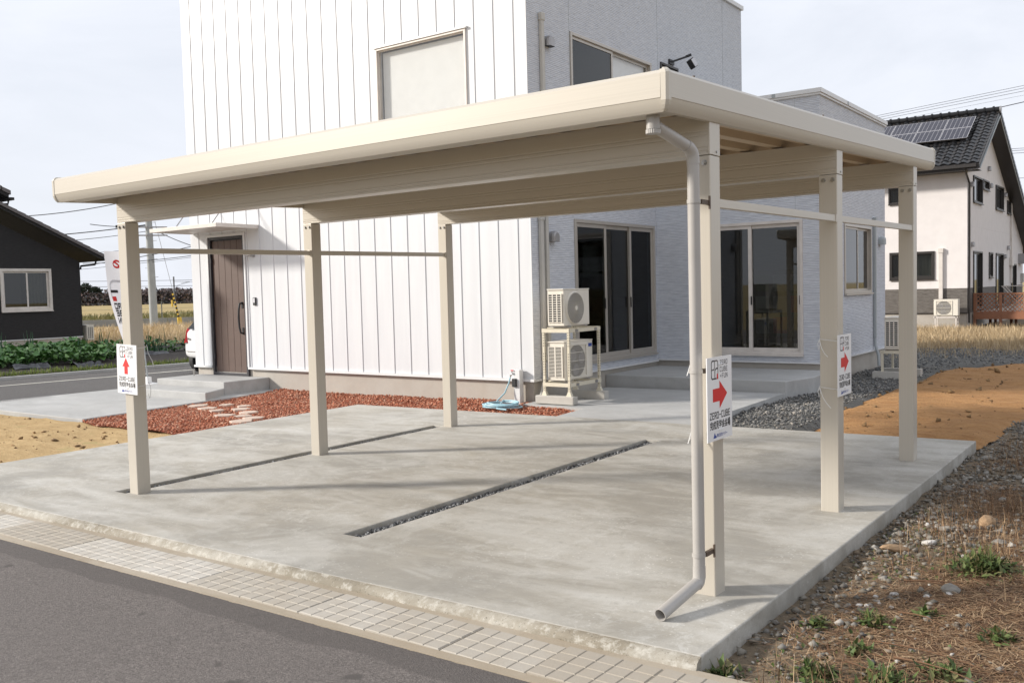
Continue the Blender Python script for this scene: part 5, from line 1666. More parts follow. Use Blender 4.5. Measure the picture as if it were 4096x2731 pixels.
# white car seen from its rear corner
car = empty("parked_car", (-16.80, 8.45, -0.094), -0.115, "white hatchback parked on the street, its tail showing past the house corner", "car")
sec = [  # y, z bottom, [ (halfwidth, z) ... up to roof centre ]
 (0.00, 0.40, [(0.62, 0.40), (0.74, 0.46), (0.76, 0.62), (0.70, 0.80), (0.62, 0.98), (0.55, 1.00)]),
 (0.12, 0.36, [(0.80, 0.36), (0.845, 0.46), (0.85, 0.64), (0.83, 0.84), (0.76, 1.02), (0.60, 1.06)]),
 (0.35, 0.34, [(0.83, 0.34), (0.855, 0.46), (0.86, 0.66), (0.85, 0.88), (0.77, 1.16), (0.56, 1.40)]),
 (0.62, 0.22, [(0.84, 0.22), (0.86, 0.42), (0.865, 0.66), (0.855, 0.90), (0.76, 1.28), (0.54, 1.53)]),
 (1.40, 0.22, [(0.84, 0.22), (0.86, 0.42), (0.865, 0.66), (0.855, 0.92), (0.74, 1.34), (0.52, 1.58)]),
 (2.30, 0.22, [(0.84, 0.22), (0.86, 0.42), (0.865, 0.66), (0.855, 0.92), (0.73, 1.34), (0.52, 1.56)]),
 (3.00, 0.22, [(0.84, 0.22), (0.86, 0.42), (0.865, 0.66), (0.84, 0.92), (0.74, 1.16), (0.55, 1.26)]),
 (3.40, 0.22, [(0.84, 0.22), (0.86, 0.42), (0.86, 0.64), (0.82, 0.86), (0.70, 0.95), (0.45, 0.98)]),
 (3.90, 0.24, [(0.78, 0.24), (0.82, 0.42), (0.82, 0.60), (0.76, 0.74), (0.62, 0.82), (0.40, 0.84)]),
 (4.08, 0.34, [(0.55, 0.34), (0.64, 0.42), (0.64, 0.54), (0.58, 0.62), (0.50, 0.66), (0.35, 0.68)]),
]
vs, fs = [], []
for y_, zb_, pr in sec:
    ring = [(-w_, y_, z_) for w_, z_ in pr] + [(w_, y_, z_) for w_, z_ in reversed(pr)]
    vs += ring
nr = 12
for k in range(len(sec) - 1):
    for q in range(nr):
        fs.append((k * nr + q, k * nr + (q + 1) % nr, (k + 1) * nr + (q + 1) % nr, (k + 1) * nr + q))
fs += [tuple(range(nr)), tuple((len(sec) - 1) * nr + q for q in range(nr))]
bd_ = MB().add(vs, fs).build("body", M["car"], car, smooth=True)
bd_.modifiers.clear()
sub = bd_.modifiers.new("sub", "SUBSURF"); sub.levels = sub.render_levels = 2
MB().add([(-0.55, 0.060, 1.06), (0.55, 0.060, 1.06), (0.49, 0.325, 1.38), (-0.49, 0.325, 1.38)], [(0, 1, 2, 3)]).build("rear_window", M["carglass"], car, fix=False).location = (0, -0.035, 0.015)
for s_ in (-1, 1):
    MB().add([(s_ * 0.80, 0.62, 1.02), (s_ * 0.83, 2.75, 1.00), (s_ * 0.72, 2.30, 1.40), (s_ * 0.70, 0.85, 1.42)], [(0, 1, 2, 3)]).build("side_window", M["carglass"], car, fix=False).location = (s_ * 0.035, 0, 0)
    tl_ = MB()
    prl = [(0.58, -0.010, 0.76), (0.70, 0.015, 0.74), (0.815, 0.10, 0.76), (0.835, 0.22, 0.86), (0.79, 0.22, 1.08), (0.72, 0.13, 1.10), (0.67, 0.06, 1.02), (0.63, 0.02, 0.90)]
    tl_.add([(s_ * x_ * 1.015, y_ - 0.012, z_) for x_, y_, z_ in prl] + [(s_ * x_ * 0.9, y_ + 0.06, z_) for x_, y_, z_ in prl], [tuple(range(8))] + [(q, (q + 1) % 8, 8 + (q + 1) % 8, 8 + q) for q in range(8)])
    tl_.build("tail_lamp", M["tail"], car)
    for y_ in (0.47, 3.32):
        wh = MB().tube([(s_ * 0.66, y_, 0.30), (s_ * 0.855, y_, 0.30)], 0.30, 28).build("wheel", M["tyre"], car, bevel=0.02)
        MB().tube([(s_ * 0.85, y_, 0.30), (s_ * 0.862, y_, 0.30)], 0.19, 20).build("rim", M["steel"], wh)
MB().box(-0.17, 0.17, -0.012, 0.01, 0.60, 0.70).build("number_plate", M["board"], car)
MB().box(-0.62, 0.62, -0.004, 0.02, 0.545, 0.552).build("bumper_line", M["ink_grey"], car)
MB().box(-0.60, 0.60, 0.25, 3.8, 0.22, 0.34).build("underbody", M["tyre"], car)
MB().box(-0.50, -0.40, -0.012, 0.0, 0.82, 0.87).build("badge", M["steel"], car)

# verge, garden plot and vegetables across the street
gp = [(-20.75 + stx(-8), -8), (-20.75 + stx(30), 30), (-27.5, 30), (-29.0, -8)]
def gar_h(x, y):
    r = np.clip((-20.75 + stx(y) - x) / 1.4, 0, 1)
    return -0.05 + 0.12 * r + 0.06 * (vnoise(x, y, 1.4, 101) - 0.5) + 0.03 * (vnoise(x, y, 5, 102) - 0.5)
sheet("garden_soil", gp, gar_h, 0.45, M["soil_dark"])
n = 9000
y = rng.uniform(-4, 26, n); x = -20.76 + stx(y) - np.abs(rng.normal(0, 0.22, n))
P = np.stack([x, y, gar_h(x, y)], -1)
raw("verge_grass", *blades(P, 0.04, 0.14, 0.022, lean=0.7), M["verge"], "stuff")
# leafy rows
nrow = 0
Pv = []
for row in range(5):
    for y_ in np.arange(0.5, 10.2, 0.42):
        if y_ > 9.2 and row < 1:
            continue
        xr = -22.45 - row * 0.95 + stx(y_) + random.uniform(-.12, .12); yr = y_ + random.uniform(-.1, .1)
        hgt = random.uniform(0.32, 0.52)
        m_ = 105
        a = rng.uniform(0, 2 * np.pi, m_); r_ = np.sqrt(rng.random(m_)) * random.uniform(0.36, 0.50)
        z_ = hgt * (1 - (r_ / 0.55) ** 2) * rng.uniform(0.45, 1.0, m_)
        Pv.append(np.stack([xr + r_ * np.cos(a), yr + r_ * np.sin(a), gar_h(np.full(m_, xr), np.full(m_, yr)) + z_], -1))
for y_ in np.arange(10.5, 14.5, 0.55):
    xr = -24.9 + stx(y_); m_ = 45
    a = rng.uniform(0, 2 * np.pi, m_); r_ = np.sqrt(rng.random(m_)) * 0.36
    Pv.append(np.stack([xr + r_ * np.cos(a), y_ + r_ * np.sin(a), gar_h(np.full(m_, xr), np.full(m_, y_)) + rng.uniform(0.05, 0.36, m_)], -1))
raw("vegetable_leaves", *leaves(np.concatenate(Pv), 0.10, 0.24, 1.0, 1.5), M["leaf_veg"], "stuff")
# leek clumps
lk = []
for i, (lx_, ly_) in enumerate(((-25.2, 7.0), (-25.1, 7.8), (-25.0, 8.45), (-24.3, 9.6), (-24.2, 10.05), (-24.05, 10.9), (-23.9, 11.5), (-23.8, 11.85))):
    m_ = 9
    P = np.stack([rng.normal(0, 0.10, m_), rng.normal(0, 0.10, m_), np.zeros(m_)], -1)
    o = raw("leek_clump", *blades(P, 0.45, 0.86, 0.055, lean=0.16, segs=3), M["leek"])
    xx = lx_ + stx(ly_) * 0.3
    o.location = (xx, ly_, float(gar_h(np.array([xx]), np.array([ly_]))[0]))
    tag(o, "clump of upright blue-green leeks, " + ("first from the charcoal house", "second from the charcoal house", "third from the charcoal house", "fourth from the charcoal house", "fifth from the charcoal house", "third from the white car", "second from the white car", "nearest the white car")[i], "leek", "leek clumps in the garden plot")
for i, (fx_, fy_, ln_, lb) in enumerate(((-22.0, 6.9, 0.9, "crumpled black mulch film on bare soil before the leafy vegetable rows"), (-21.75, 8.2, 0.7, "small grey heap of mulch film close to the grass verge"), (-23.9, 10.9, 1.6, "shiny black mulch film between the leek clumps beside the car"))):
    b = MB(); n_ = 9
    g0 = [[(fx_ + stx(fy_) + (i_ / n_ - 0.5) * 0.5, fy_ + (j_ / n_ - 0.5) * ln_, 0.0) for i_ in range(n_ + 1)] for j_ in range(n_ + 1)]
    vv = [(x_, y_, float(gar_h(np.array([x_]), np.array([y_]))[0]) + 0.01 + 0.12 * random.random() * math.sin(math.pi * min(1, max(0, (x_ - fx_ - stx(fy_) + .25) / .5)))) for rw in g0 for x_, y_, z_ in rw]
    b.add(vv, [(j * (n_ + 1) + k, j * (n_ + 1) + k + 1, (j + 1) * (n_ + 1) + k + 1, (j + 1) * (n_ + 1) + k) for j in range(n_) for k in range(n_)])
    tag(b.build("mulch_film", M["film"], smooth=True, fix=False), lb, "mulch film")
gr_ = MB()
for k in range(26):
    y_ = 3.2 + k * 0.055
    gr_.box(-15.62 + stx(y_ + 2), -15.42 + stx(y_ + 2), y_, y_ + 0.022, -0.092, -0.074)
gr_.box(-15.63, -15.60, 3.15, 4.65, -0.095, -0.075)
tag(gr_.build("drain_grating", M["hood"]), "narrow steel drain grating between street and entrance path", "grating")

# ================================================================== DARK HOUSE ACROSS THE STREET
dk = empty("dark_house", (-29.98, 12.82, 0.25), 0, "charcoal single storey house with grey tiled gable across the street", "house")
# gable wall in local plane x=0, y from -9 to 0 ; ridge towards -y
DW = (-2.76, -1.04, 1.18, 2.62)
wall_cells(MB(), "x", 0.0, -0.15, -9.0, 0.0, 0.20, 2.88, [DW]).add([(0, 0, 2.88), (0, -9, 2.88), (0, -9, 4.6), (0, -4.5, 4.95), (-0.15, 0, 2.88), (-0.15, -9, 2.88), (-0.15, -9, 4.6), (-0.15, -4.5, 4.95)],
    [(0, 1, 2, 3), (4, 7, 6, 5), (0, 3, 7, 4)]).build("gable_wall", M["siding_dark"], dk)
MB().box(-9, -0.15, -0.15, 0.0, 0.20, 2.88).build("side_wall", M["siding_dark"], dk)
MB().box(-9, -0.02, -9.0, -0.02, -0.4, 0.19).build("foundation", M["found"], dk)
MB().box(-0.01, 0.012, -9.0, 0.012, 0.192, 0.225).build("drip_flashing", M["white"], dk)
MB().box(-0.02, 0.006, -0.012, 0.012, 0.23, 2.85).build("corner_trim", M["siding_dark"], dk)
dw = glazed("sliding_window", dk, "x", 1, 0.0, *DW, [-1.86], M["frame_white"], 0.09, 0.055, proud=0.05)
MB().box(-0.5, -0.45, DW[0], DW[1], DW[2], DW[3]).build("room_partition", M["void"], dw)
cu_ = MB()
for k in range(34):
    y_ = -1.80 + k * 0.021
    cu_.box(-0.25 + 0.02 * math.sin(k * 1.1), -0.243 + 0.02 * math.sin(k * 1.1), y_, y_ + 0.021, DW[2] + 0.1, DW[3] - 0.1)
cu_.build("curtain", M["curtain"], dw)
MB().box(-0.28, -0.27, -2.6, -1.95, DW[2] + 0.1, DW[3] - 0.1).build("curtain", M["ink_grey"], dw)
# roof plane falling towards +y : local (y,z) eave (0.66,2.92) ; up to (-4.5,5.35)
slope = 0.475
def rz_(y_): return 3.06 + (0.66 - y_) * slope
rf = MB().add([(0.5, 0.66, 2.90), (0.5, -4.5, rz_(-4.5) - 0.16), (0.5, -4.5, rz_(-4.5)), (0.5, 0.66, 3.06), (-9, 0.66, 2.90), (-9, -4.5, rz_(-4.5) - 0.16), (-9, -4.5, rz_(-4.5)), (-9, 0.66, 3.06)],
              [(0, 1, 2, 3), (4, 7, 6, 5), (3, 2, 6, 7), (0, 4, 5, 1), (0, 3, 7, 4)])
rf.add([(0.5, -4.5, rz_(-4.5) - .16), (0.5, -9.6, rz_(0.66 - 0.1) + .1), (0.5, -9.6, rz_(0.66 - .1) + .26), (0.5, -4.5, rz_(-4.5)), (-9, -4.5, rz_(-4.5) - .16), (-9, -9.6, rz_(.56) + .1), (-9, -9.6, rz_(.56) + .26), (-9, -4.5, rz_(-4.5))],
       [(0, 1, 2, 3), (4, 7, 6, 5), (3, 2, 6, 7), (0, 4, 5, 1)])
roof_ = rf.build("roof", M["siding_dark"], dk)
nt_ = 19
for k in range(nt_):                    # verge tiles, each a stepped piece
    y0_ = 0.70 - k * 0.275
    b = MB()
    b.prism([(y0_, rz_(y0_) + 0.005), (y0_, rz_(y0_) + 0.075), (y0_ - 0.30, rz_(y0_ - 0.30) + 0.055), (y0_ - 0.30, rz_(y0_ - 0.30) + 0.005)], lambda u, w, t_: (t_, u, w), 0.545, -9.0)
    b.prism([(y0_ - 0.002, rz_(y0_) - 0.05), (y0_ - 0.002, rz_(y0_) + 0.076), (y0_ - 0.28, rz_(y0_ - 0.28) + 0.058), (y0_ - 0.28, rz_(y0_ - 0.28) - 0.05)], lambda u, w, t_: (t_, u, w), 0.50, 0.552)
    b.build("roof_tile", M["tile_grey"], roof_)
MB().box(-9, 0.55, 0.66, 0.80, 2.90, 2.99).build("eave_gutter", M["siding_dark"], roof_)
MB().tube([(0.02, 0.62, 2.90), (0.02, 0.58, 2.78), (0.02, 0.05, 2.72), (0.02, 0.03, 2.60)], 0.035, 8).build("gutter_pipe", M["siding_dark"], roof_, smooth=True)
b = MB().box(-9, -0.5, -12, -4.2, 3.0, 5.1).build("upper_wall", M["siding_dark"], dk)
b = MB().add([(0.5, -2.55, 4.94), (0.5, -7, 7.05), (0.5, -7, 7.25), (0.5, -2.55, 5.10), (-9, -2.55, 4.94), (-9, -7, 7.05), (-9, -7, 7.25), (-9, -2.55, 5.10)], [(0, 1, 2, 3), (4, 7, 6, 5), (3, 2, 6, 7), (0, 4, 5, 1), (0, 3, 7, 4)])
ur = b.build("upper_roof", M["siding_dark"], dk)
for k in range(8):
    y0_ = -2.50 - k * 0.275
    zz = lambda y_: 5.12 + (-2.55 - y_) * 0.474
    MB().prism([(y0_, zz(y0_) - .06), (y0_, zz(y0_) + 0.075), (y0_ - 0.30, zz(y0_ - 0.30) + 0.055), (y0_ - 0.30, zz(y0_ - 0.30) - .06)], lambda u, w, t_: (t_, u, w), 0.545, -9.0).build("roof_tile", M["tile_grey"], ur)
MB().box(-9, 0.55, -2.53, -2.40, 4.86, 4.95).tube([(0.3, -2.48, 4.86), (0.3, -2.5, 4.74), (0.3, -3.4, 4.70)], 0.035, 8).build("eave_gutter", M["siding_dark"], ur)
u4 = ac_unit("air_conditioner", 0.75, 0.27, 0.55, "grid", "pale outdoor air conditioner behind the corner of the charcoal house")
u4.location = (-30.35, 13.12, 0.30); u4.rotation_euler = (0, 0, math.pi)

# ================================================================== WHITE TILED HOUSE
K = (-4.497, 31.494, 0.0)
wh = empty("white_house", K, 0, "white house with glazed black tile roof and solar panels beyond the dry grass", "house")
FWN = (-2.64, -1.08, 1.742, 2.752)
FUW = (-2.67, -1.90, 4.525, 5.12)
wall_cells(MB(), "y", 0.0, 0.18, -9.0, -0.003, 1.395, 5.62, [FWN, FUW]).build("front_wall", M["stucco"], wh)
wall_cells(MB(), "y", 0.002, 0.176, -9.0, -0.005, 0.50, 1.394, []).build("dado_wall", M["siding_brown"], wh)
RD = 12.9
rw_holes = [(0.97, 2.67, 4.49, 5.455), (2.78, 4.06, 5.09, 5.465), (5.60, 7.39, 4.49, 5.46), (8.37, 9.18, 4.45, 5.01), (4.15, 4.94, 1.745, 2.74)]
wall_cells(MB(), "x", 0.0, -0.18, 0.181, RD, 1.395, 3.61, [h for h in rw_holes if h[3] < 3.6] + [(1.03, 2.73, 1.39, 2.73), (5.69, 7.43, 1.39, 2.735), (9.52, 10.87, 1.39, 2.333)]).build("side_wall", M["stucco"], wh)
# gable part above 3.61, following the roof
def gable_z(y_):
    return min(5.62 + 0.60 * (y_ + 0.05), 7.98 - 0.485 * (y_ - 3.6))
b = MB()
ys_ = sorted({0.0, 1.2, 2.2, 3.0, 3.58, RD, 8.0, 10.5, *[v for h in rw_holes[:4] for v in h[:2]]})
for a, c in zip(ys_[:-1], ys_[1:]):
    z0_ = 3.611
    for h in [h for h in rw_holes[:4] if h[0] < (a + c) / 2 < h[1]]:
        b.add([(0, a, z0_), (0, c, z0_), (0, c, h[2]), (0, a, h[2])], [(0, 1, 2, 3)])
        z0_ = h[3]
    b.add([(0, a, z0_), (0, c, z0_), (0, c, gable_z(c)), (0, a, gable_z(a))], [(0, 1, 2, 3)])
b.add([(0, 0, 1.395), (0, 0.181, 1.395), (0, 0.181, 3.611), (0, 0, 3.611)], [(0, 1, 2, 3)])
b.build("gable_wall", M["stucco"], wh, fix=False)
wall_cells(MB(), "x", -0.002, -0.18, 0.181, RD, 0.50, 1.394, [(1.03, 2.73, 0.5, 1.39), (5.69, 7.43, 0.5, 1.39), (9.52, 10.87, 0.5, 1.39)]).build("dado_wall", M["siding_brown"], wh)
MB().box(-9, -0.03, 0.03, 0.5, -0.3, 0.498).box(-0.5, -0.03, 0.5, RD, -0.3, 0.498).build("foundation", M["found"], wh)
MB().box(-9, 0.015, -0.016, 0.02, 0.485, 0.52).build("drip_flashing", M["frame_dark"], wh)
glazed("front_window", wh, "y", -1, 0.0, *FWN, [-1.86], M["frame_dark"], 0.09, 0.04, proud=0.04)
cu_ = MB()
for k in range(40):
    x_ = -1.88 + k * 0.018
    cu_.box(x_, x_ + 0.018, 0.22 + 0.02 * math.sin(k * 0.9), 0.226 + 0.02 * math.sin(k * 0.9), 1.85, 2.66)
cu_.build("curtain", M["curtain"], wh)
MB().box(-2.6, -1.9, 0.25, 0.26, 1.85, 2.7).box(-2.6, -1.95, 0.26, 0.27, 4.56, 4.86).build("curtain", M["room"], wh)
glazed("upper_window", wh, "y", -1, 0.0, *FUW, [], M["frame_dark"], 0.05, 0.03, proud=0.04)
for h in rw_holes[:4]:
    glazed("side_window", wh, "x", 1, 0.0, *h, [(h[0] + h[1]) / 2] if h[1] - h[0] > 1.2 else [], M["frame_dark"], 0.06, 0.045, [M["far_glass"], M["glass"]], proud=0.05)
h = rw_holes[4]
glazed("slit_window", wh, "x", 1, 0.0, *h, [], M["frame_dark"], 0.06, 0.05, [M["far_glass"]], proud=0.04)
for h in ((1.03, 2.73, 0.60, 2.73), (5.69, 7.43, 0.60, 2.735), (9.52, 10.87, 0.60, 2.333)):
    glazed("glazed_door", wh, "x", 1, 0.0, *h, [(h[0] + h[1]) / 2], M["frame_dark"], 0.06, 0.05, [M["far_glass"], M["far_glass"]], proud=0.04)
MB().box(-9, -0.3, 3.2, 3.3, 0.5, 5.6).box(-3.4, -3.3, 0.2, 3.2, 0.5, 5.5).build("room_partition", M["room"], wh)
for (y_, z_) in ((0.62, 5.10), (3.95, 5.95), (4.35, 5.33), (7.75, 5.20), (0.7, 2.95), (8.5, 3.0), (7.75, 2.62)):
    vent(wh, "vent_hood", Matrix.Translation((0.004, y_, z_)) @ RX, M["hood"], 0.095)
MB().box(0.0, 0.25, 11.5, 12.3, 2.35, 2.80).build("meter_box", M["hood"], wh)
MB().box(0.0, 0.12, 12.2, 12.8, 1.5, 1.92).build("meter_box", M["duct"], wh)
MB().box(0.004, 0.08, 9.20, 9.36, 1.5, 4.95).box(0.0, 0.12, 9.05, 9.5, 2.25, 2.6).build("pipe_cover", M["frame_white"], wh)
MB().box(-0.93, -0.80, -0.09, -0.004, 1.02, 2.78).box(-0.95, -0.78, -0.11, -0.003, 2.68, 2.84).build("pipe_cover", M["frame_white"], wh)
# roof
RE, RYE, RRY = 5.72, -0.72, 3.30                # eave z, eave y, ridge y
RSL = (8.02 - RE) / (RRY - RYE)
BSL = 0.485
RXL, RXR = -9.6, 0.50
def rzf(y_): return RE + (y_ - RYE) * RSL
def rzb(y_): return 8.02 - (y_ - RRY) * BSL
b = MB()
b.prism([(RYE, RE - 0.22), (RRY, 8.02 - 0.22), (13.6, rzb(13.6) - 0.22), (13.6, rzb(13.6)), (RRY, 8.02), (RYE, RE)], lambda u, w, t_: (t_, u, w), RXL, RXR)
wroof = b.build("roof", M["frame_dark"], wh)
MB().prism([(RYE + .05, RE - 0.235), (RRY, 8.02 - 0.235), (RRY, 8.02 - 0.17), (RYE + .05, RE - 0.17)], lambda u, w, t_: (t_, u, w), RXR + 0.002, RXR + 0.03).build("verge_board", M["duct_grey"], wroof)
MB().prism([(RRY, 8.02 - 0.235), (13.5, rzb(13.5) - 0.235), (13.5, rzb(13.5) - 0.19), (RRY, 8.02 - 0.19)], lambda u, w, t_: (t_, u, w), RXR + 0.002, RXR + 0.03).build("verge_board", M["duct_grey"], wroof)
# wavy tiles, one shared mesh
TW, TL = 0.31, 0.285
tv, tf = [], []
nn_ = 9
for j, (yy, lift) in enumerate(((0.0, 0.045), (0.0, 0.012), (TL * 1.12, 0.0))):
    pass
prof_t = [(i / (nn_ - 1), 0.032 * math.sin(2 * math.pi * (i / (nn_ - 1)) - 0.6)) for i in range(nn_)]
sl_len = math.hypot(1, RSL)
b = MB()
vs = []
for (s_, up_) in ((0.0, -0.012), (0.0, 0.030), (TL * 1.08, 0.004)):
    vs += [(u * TW, s_, w + up_) for u, w in prof_t]
b.add(vs, [(i, i + 1, nn_ + i + 1, nn_ + i) for i in range(nn_ - 1)] + [(nn_ + i, nn_ + i + 1, 2 * nn_ + i + 1, 2 * nn_ + i) for i in range(nn_ - 1)])
tile0 = b.build("roof_tile", M["tile_black"], wroof, fix=False)
tme = tile0.data
th_ = math.atan(RSL)
ncol = int((RXR - (-5.4)) / TW)
nrow_ = int((RRY - RYE) * sl_len / TL)
first = True
cnt = 0
SPX0, SPX1, SPY0, SPY1 = -6.2, -0.19, 0.92, 2.65        # solar field footprint (x, y)
spare_v, spare_f = [], []
for r_ in range(nrow_):
    for c_ in range(ncol):
        x_ = RXR - (c_ + 1) * TW
        sdist = r_ * TL
        y_ = RYE - 0.03 + sdist / sl_len
        z_ = RE + 0.012 + (y_ - RYE) * RSL
        if SPX0 < x_ + TW / 2 < SPX1 - 0.1 and SPY0 + 0.25 < y_ < SPY1 - 0.25:
            continue
        if x_ < -3.9:
            continue
        if first:
            o = tile0; first = False
        elif cnt < 296:
            o = link("roof_tile", tme, wroof)
        else:
            o0 = len(spare_v)
            Xm = Matrix.Translation((x_, y_, z_)) @ Matrix.Rotation(th_, 4, "X")
            spare_v += [tuple(Xm @ v.co) for v in tme.vertices]
            spare_f += [tuple(i + o0 for i in p.vertices) for p in tme.polygons]
            continue
        cnt += 1
        o.location = (x_, y_, z_); o.rotation_euler = (th_, 0, 0)
if spare_v:
    b = MB().add(spare_v, spare_f); o = b.build("roof_tiles", M["tile_black"], wroof, fix=False); o["kind"] = "stuff"
# stepped verge tiles on the long rear slope and the ridge
for k in range(36):
    y_ = RRY + 0.05 + k * 0.285
    MB().prism([(y_, rzb(y_) - 0.10), (y_ + 0.30, rzb(y_ + 0.30) - 0.10), (y_ + 0.30, rzb(y_ + 0.30) + 0.075), (y_, rzb(y_) + 0.035)], lambda u, w, t_: (t_, u, w), RXR - 0.12, RXR + 0.04).build("verge_tile", M["tile_black"], wroof)
rg = MB().tube([(RXL, RRY, 8.06), (RXR + 0.02, RRY, 8.06)], 0.115, 12).build("ridge", M["tile_black"], wroof, smooth=True)
MB().disc((RXR + 0.03, RRY, 8.05), (1, 0, 0), 0.135, 0.05, 14).build("ridge_end", M["hood"], wroof)
for k in range(18):
    x_ = RXR - 0.20 - k * 0.31
    MB().tube([(x_ - 0.03, RRY, 8.075), (x_ + 0.03, RRY, 8.075)], 0.135, 12).build("ridge_collar", M["tile_black"], rg, smooth=True)
for (x_, y_) in [(-0.62 - 0.62 * k, RYE + 0.34) for k in range(6)] + [(-0.95, RYE + 0.95), (-2.5, RYE + 0.95), (-0.1, RYE + 2.4)]:
    z_ = rzf(y_) + 0.075
    MB().tube([(x_ + 0.10 * math.cos(a), y_ + 0.02, z_ + 0.055 * math.sin(a)) for a in np.linspace(0, 2 * math.pi, 15)], 0.013, 6, cap=False).build("snow_guard", M["tile_black"], wroof)
# gutter and drain pipe
MB().box(-9.5, 0.42, RYE - 0.13, RYE, RE - 0.16, RE - 0.05).build("eave_gutter", M["frame_dark"], wroof)
MB().tube([(0.03, RYE - 0.03, RE - 0.15), (0.035, -0.45, RE - 0.32), (0.05, 0.07, RE - 0.62), (0.05, 0.07, 0.15)], 0.036, 8).build("drain_pipe", M["frame_dark"], wh, smooth=True)
MB().box(-9, 0.45, RYE + 0.02, 0.02, RE - 0.235, RE - 0.222).build("soffit", M["frame_dark"], wroof)
# solar panels: two rows
sx_w, sy_l = 0.937, 0.985
for r_ in range(2):
    for c_ in range(5):
        x1_ = SPX1 - c_ * (sx_w + 0.02) - (0.0); x0_ = x1_ - sx_w
        if r_ == 0 and c_ == 3:
            pass
        s0 = r_ * (sy_l + 0.02)
        y0_ = SPY0 + s0 / sl_len
        X = Matrix.Translation((x0_, y0_, rzf(y0_) + 0.16)) @ Matrix.Rotation(th_, 4, "X")
        p_ = MB().box(0, sx_w, 0, sy_l, -0.05, 0.0, X).build("solar_panel", M["frame_dark"], wroof)
        MB().box(0.012, sx_w - 0.012, 0.012, sy_l - 0.012, 0.0003, 0.003, X).build("solar_glass", M["solar"], p_)
        fr_ = frame_ring(MB(), "y", 0, sx_w, 0, sy_l, 0, 0.004, 0.011)
        fr_.v = [tuple(X @ Vector((a, c, q))) for a, q, c in fr_.v]
        dots = MB()
        for i in range(1, 6):
            for j in range(9):
                u_, v_ = i * sx_w / 6, 0.07 + j * (sy_l - 0.14) / 8
                dots.add([tuple(X @ Vector(q)) for q in ((u_ - .016, v_, .0045), (u_, v_ - .022, .0045), (u_ + .016, v_, .0045), (u_, v_ + .022, .0045))], [(0, 1, 2, 3)])
        fr_.build("panel_rim", M["ink_pale"], p_); dots.build("cell_marks", M["ink_pale"], p_, fix=False)
# its air conditioner
u5 = ac_unit("air_conditioner", 0.80, 0.29, 0.58, "slot", "ivory outdoor air conditioner on legs before the white house wall")
u5.location = (K[0] - 0.57, K[1] - 0.55, 0.42); u5.rotation_euler = (0, 0, 0)
b5 = empty("unit_stand", (K[0] - 0.57, K[1] - 0.55, 0.0), 0, "white legged stand under the air conditioner of the white house", "stand")
for x_ in (-0.34, 0.34):
    for y_ in (-0.16, 0.16):
        MB().bar((x_, y_, -0.02), (x_, y_, 0.40), 0.04, 0.04).box(x_ - 0.06, x_ + 0.06, y_ - 0.06, y_ + 0.06, -0.05, 0.06).build("leg", M["frame_white"], b5)
for y_ in (-0.16, 0.16):
    MB().bar((-0.40, y_, 0.385), (0.40, y_, 0.385), 0.04, 0.045).build("rail", M["frame_white"], b5)
# timber deck with lattice
dkx = empty("timber_deck", (K[0] + 0.9, K[1] + 1.4, 0.0), 0, "orange brown timber deck with diamond lattice screen beside the white house", "deck")
oo = Matrix.Translation((-K[0] - 0.9, -K[1] - 1.4, 0))
def dkp(o):
    o.matrix_parent_inverse = oo
    return o
X0, Y0 = K[0] + 0.03, K[1] + 1.0
for k, x_ in enumerate((X0 + 0.04, X0 + 0.88, X0 + 1.76, X0 + 2.64)):
    dkp(MB().box(x_ - 0.045, x_ + 0.045, Y0 - 0.045, Y0 + 0.045, -0.05, 1.20).build("post", M["wood_deck"], dkp(MB().box(x_ - 0.10, x_ + 0.10, Y0 - 0.1, Y0 + 0.1, -0.1, 0.0).build("post_base", M["block"], dkx)) if False else dkx))
for k in range(3):
    xa, xb = X0 + 0.085 + k * 0.88, X0 + 0.835 + k * 0.88
    lt = MB()
    stp_ = 0.150
    hh_, ww_ = 0.62, xb - xa
    zb0 = 0.52
    q = -hh_
    while q < ww_:
        a0, c0 = max(q, 0), min(q + hh_, ww_)
        if c0 - a0 > 0.02:
            lt.bar((xa + a0, Y0 - 0.008, zb0 + (a0 - q)), (xa + c0, Y0 - 0.008, zb0 + (c0 - q)), 0.012, 0.033)
            lt.bar((xa + a0, Y0 + 0.008, zb0 + hh_ - (a0 - q)), (xa + c0, Y0 + 0.008, zb0 + hh_ - (c0 - q)), 0.012, 0.033)
        q += stp_
    dkp(lt.build("lattice", M["wood_deck"], dkx))
    dkp(MB().box(xa - 0.04, xb + 0.04, Y0 - 0.03, Y0 + 0.03, zb0 + hh_ - 0.005, zb0 + hh_ + 0.05).build("top_rail", M["wood_deck"], dkx))
    dkp(MB().box(xa - 0.04, xb + 0.04, Y0 - 0.025, Y0 + 0.025, zb0 - 0.05, zb0).build("bottom_rail", M["wood_deck"], dkx))
    dkp(MB().box(xa - 0.04, xb + 0.04, Y0 - 0.065, Y0 - 0.046, 0.25, 0.44).build("fascia_board", M["wood_deck"], dkx))
for k in range(20):
    y_ = Y0 - 0.04 + k * 0.125
    dkp(MB().box(X0, X0 + 2.8, y_, y_ + 0.115, 0.44, 0.468).build("deck_board", M["wood_deck"], dkx))
for k in range(4):
    for y_ in (Y0 + 1.2, Y0 + 2.3):
        dkp(MB().box(X0 + 0.3 + k * 0.7, X0 + 0.39 + k * 0.7, y_, y_ + 0.09, -0.05, 0.43).build("deck_leg", M["wood_deck"], dkx))
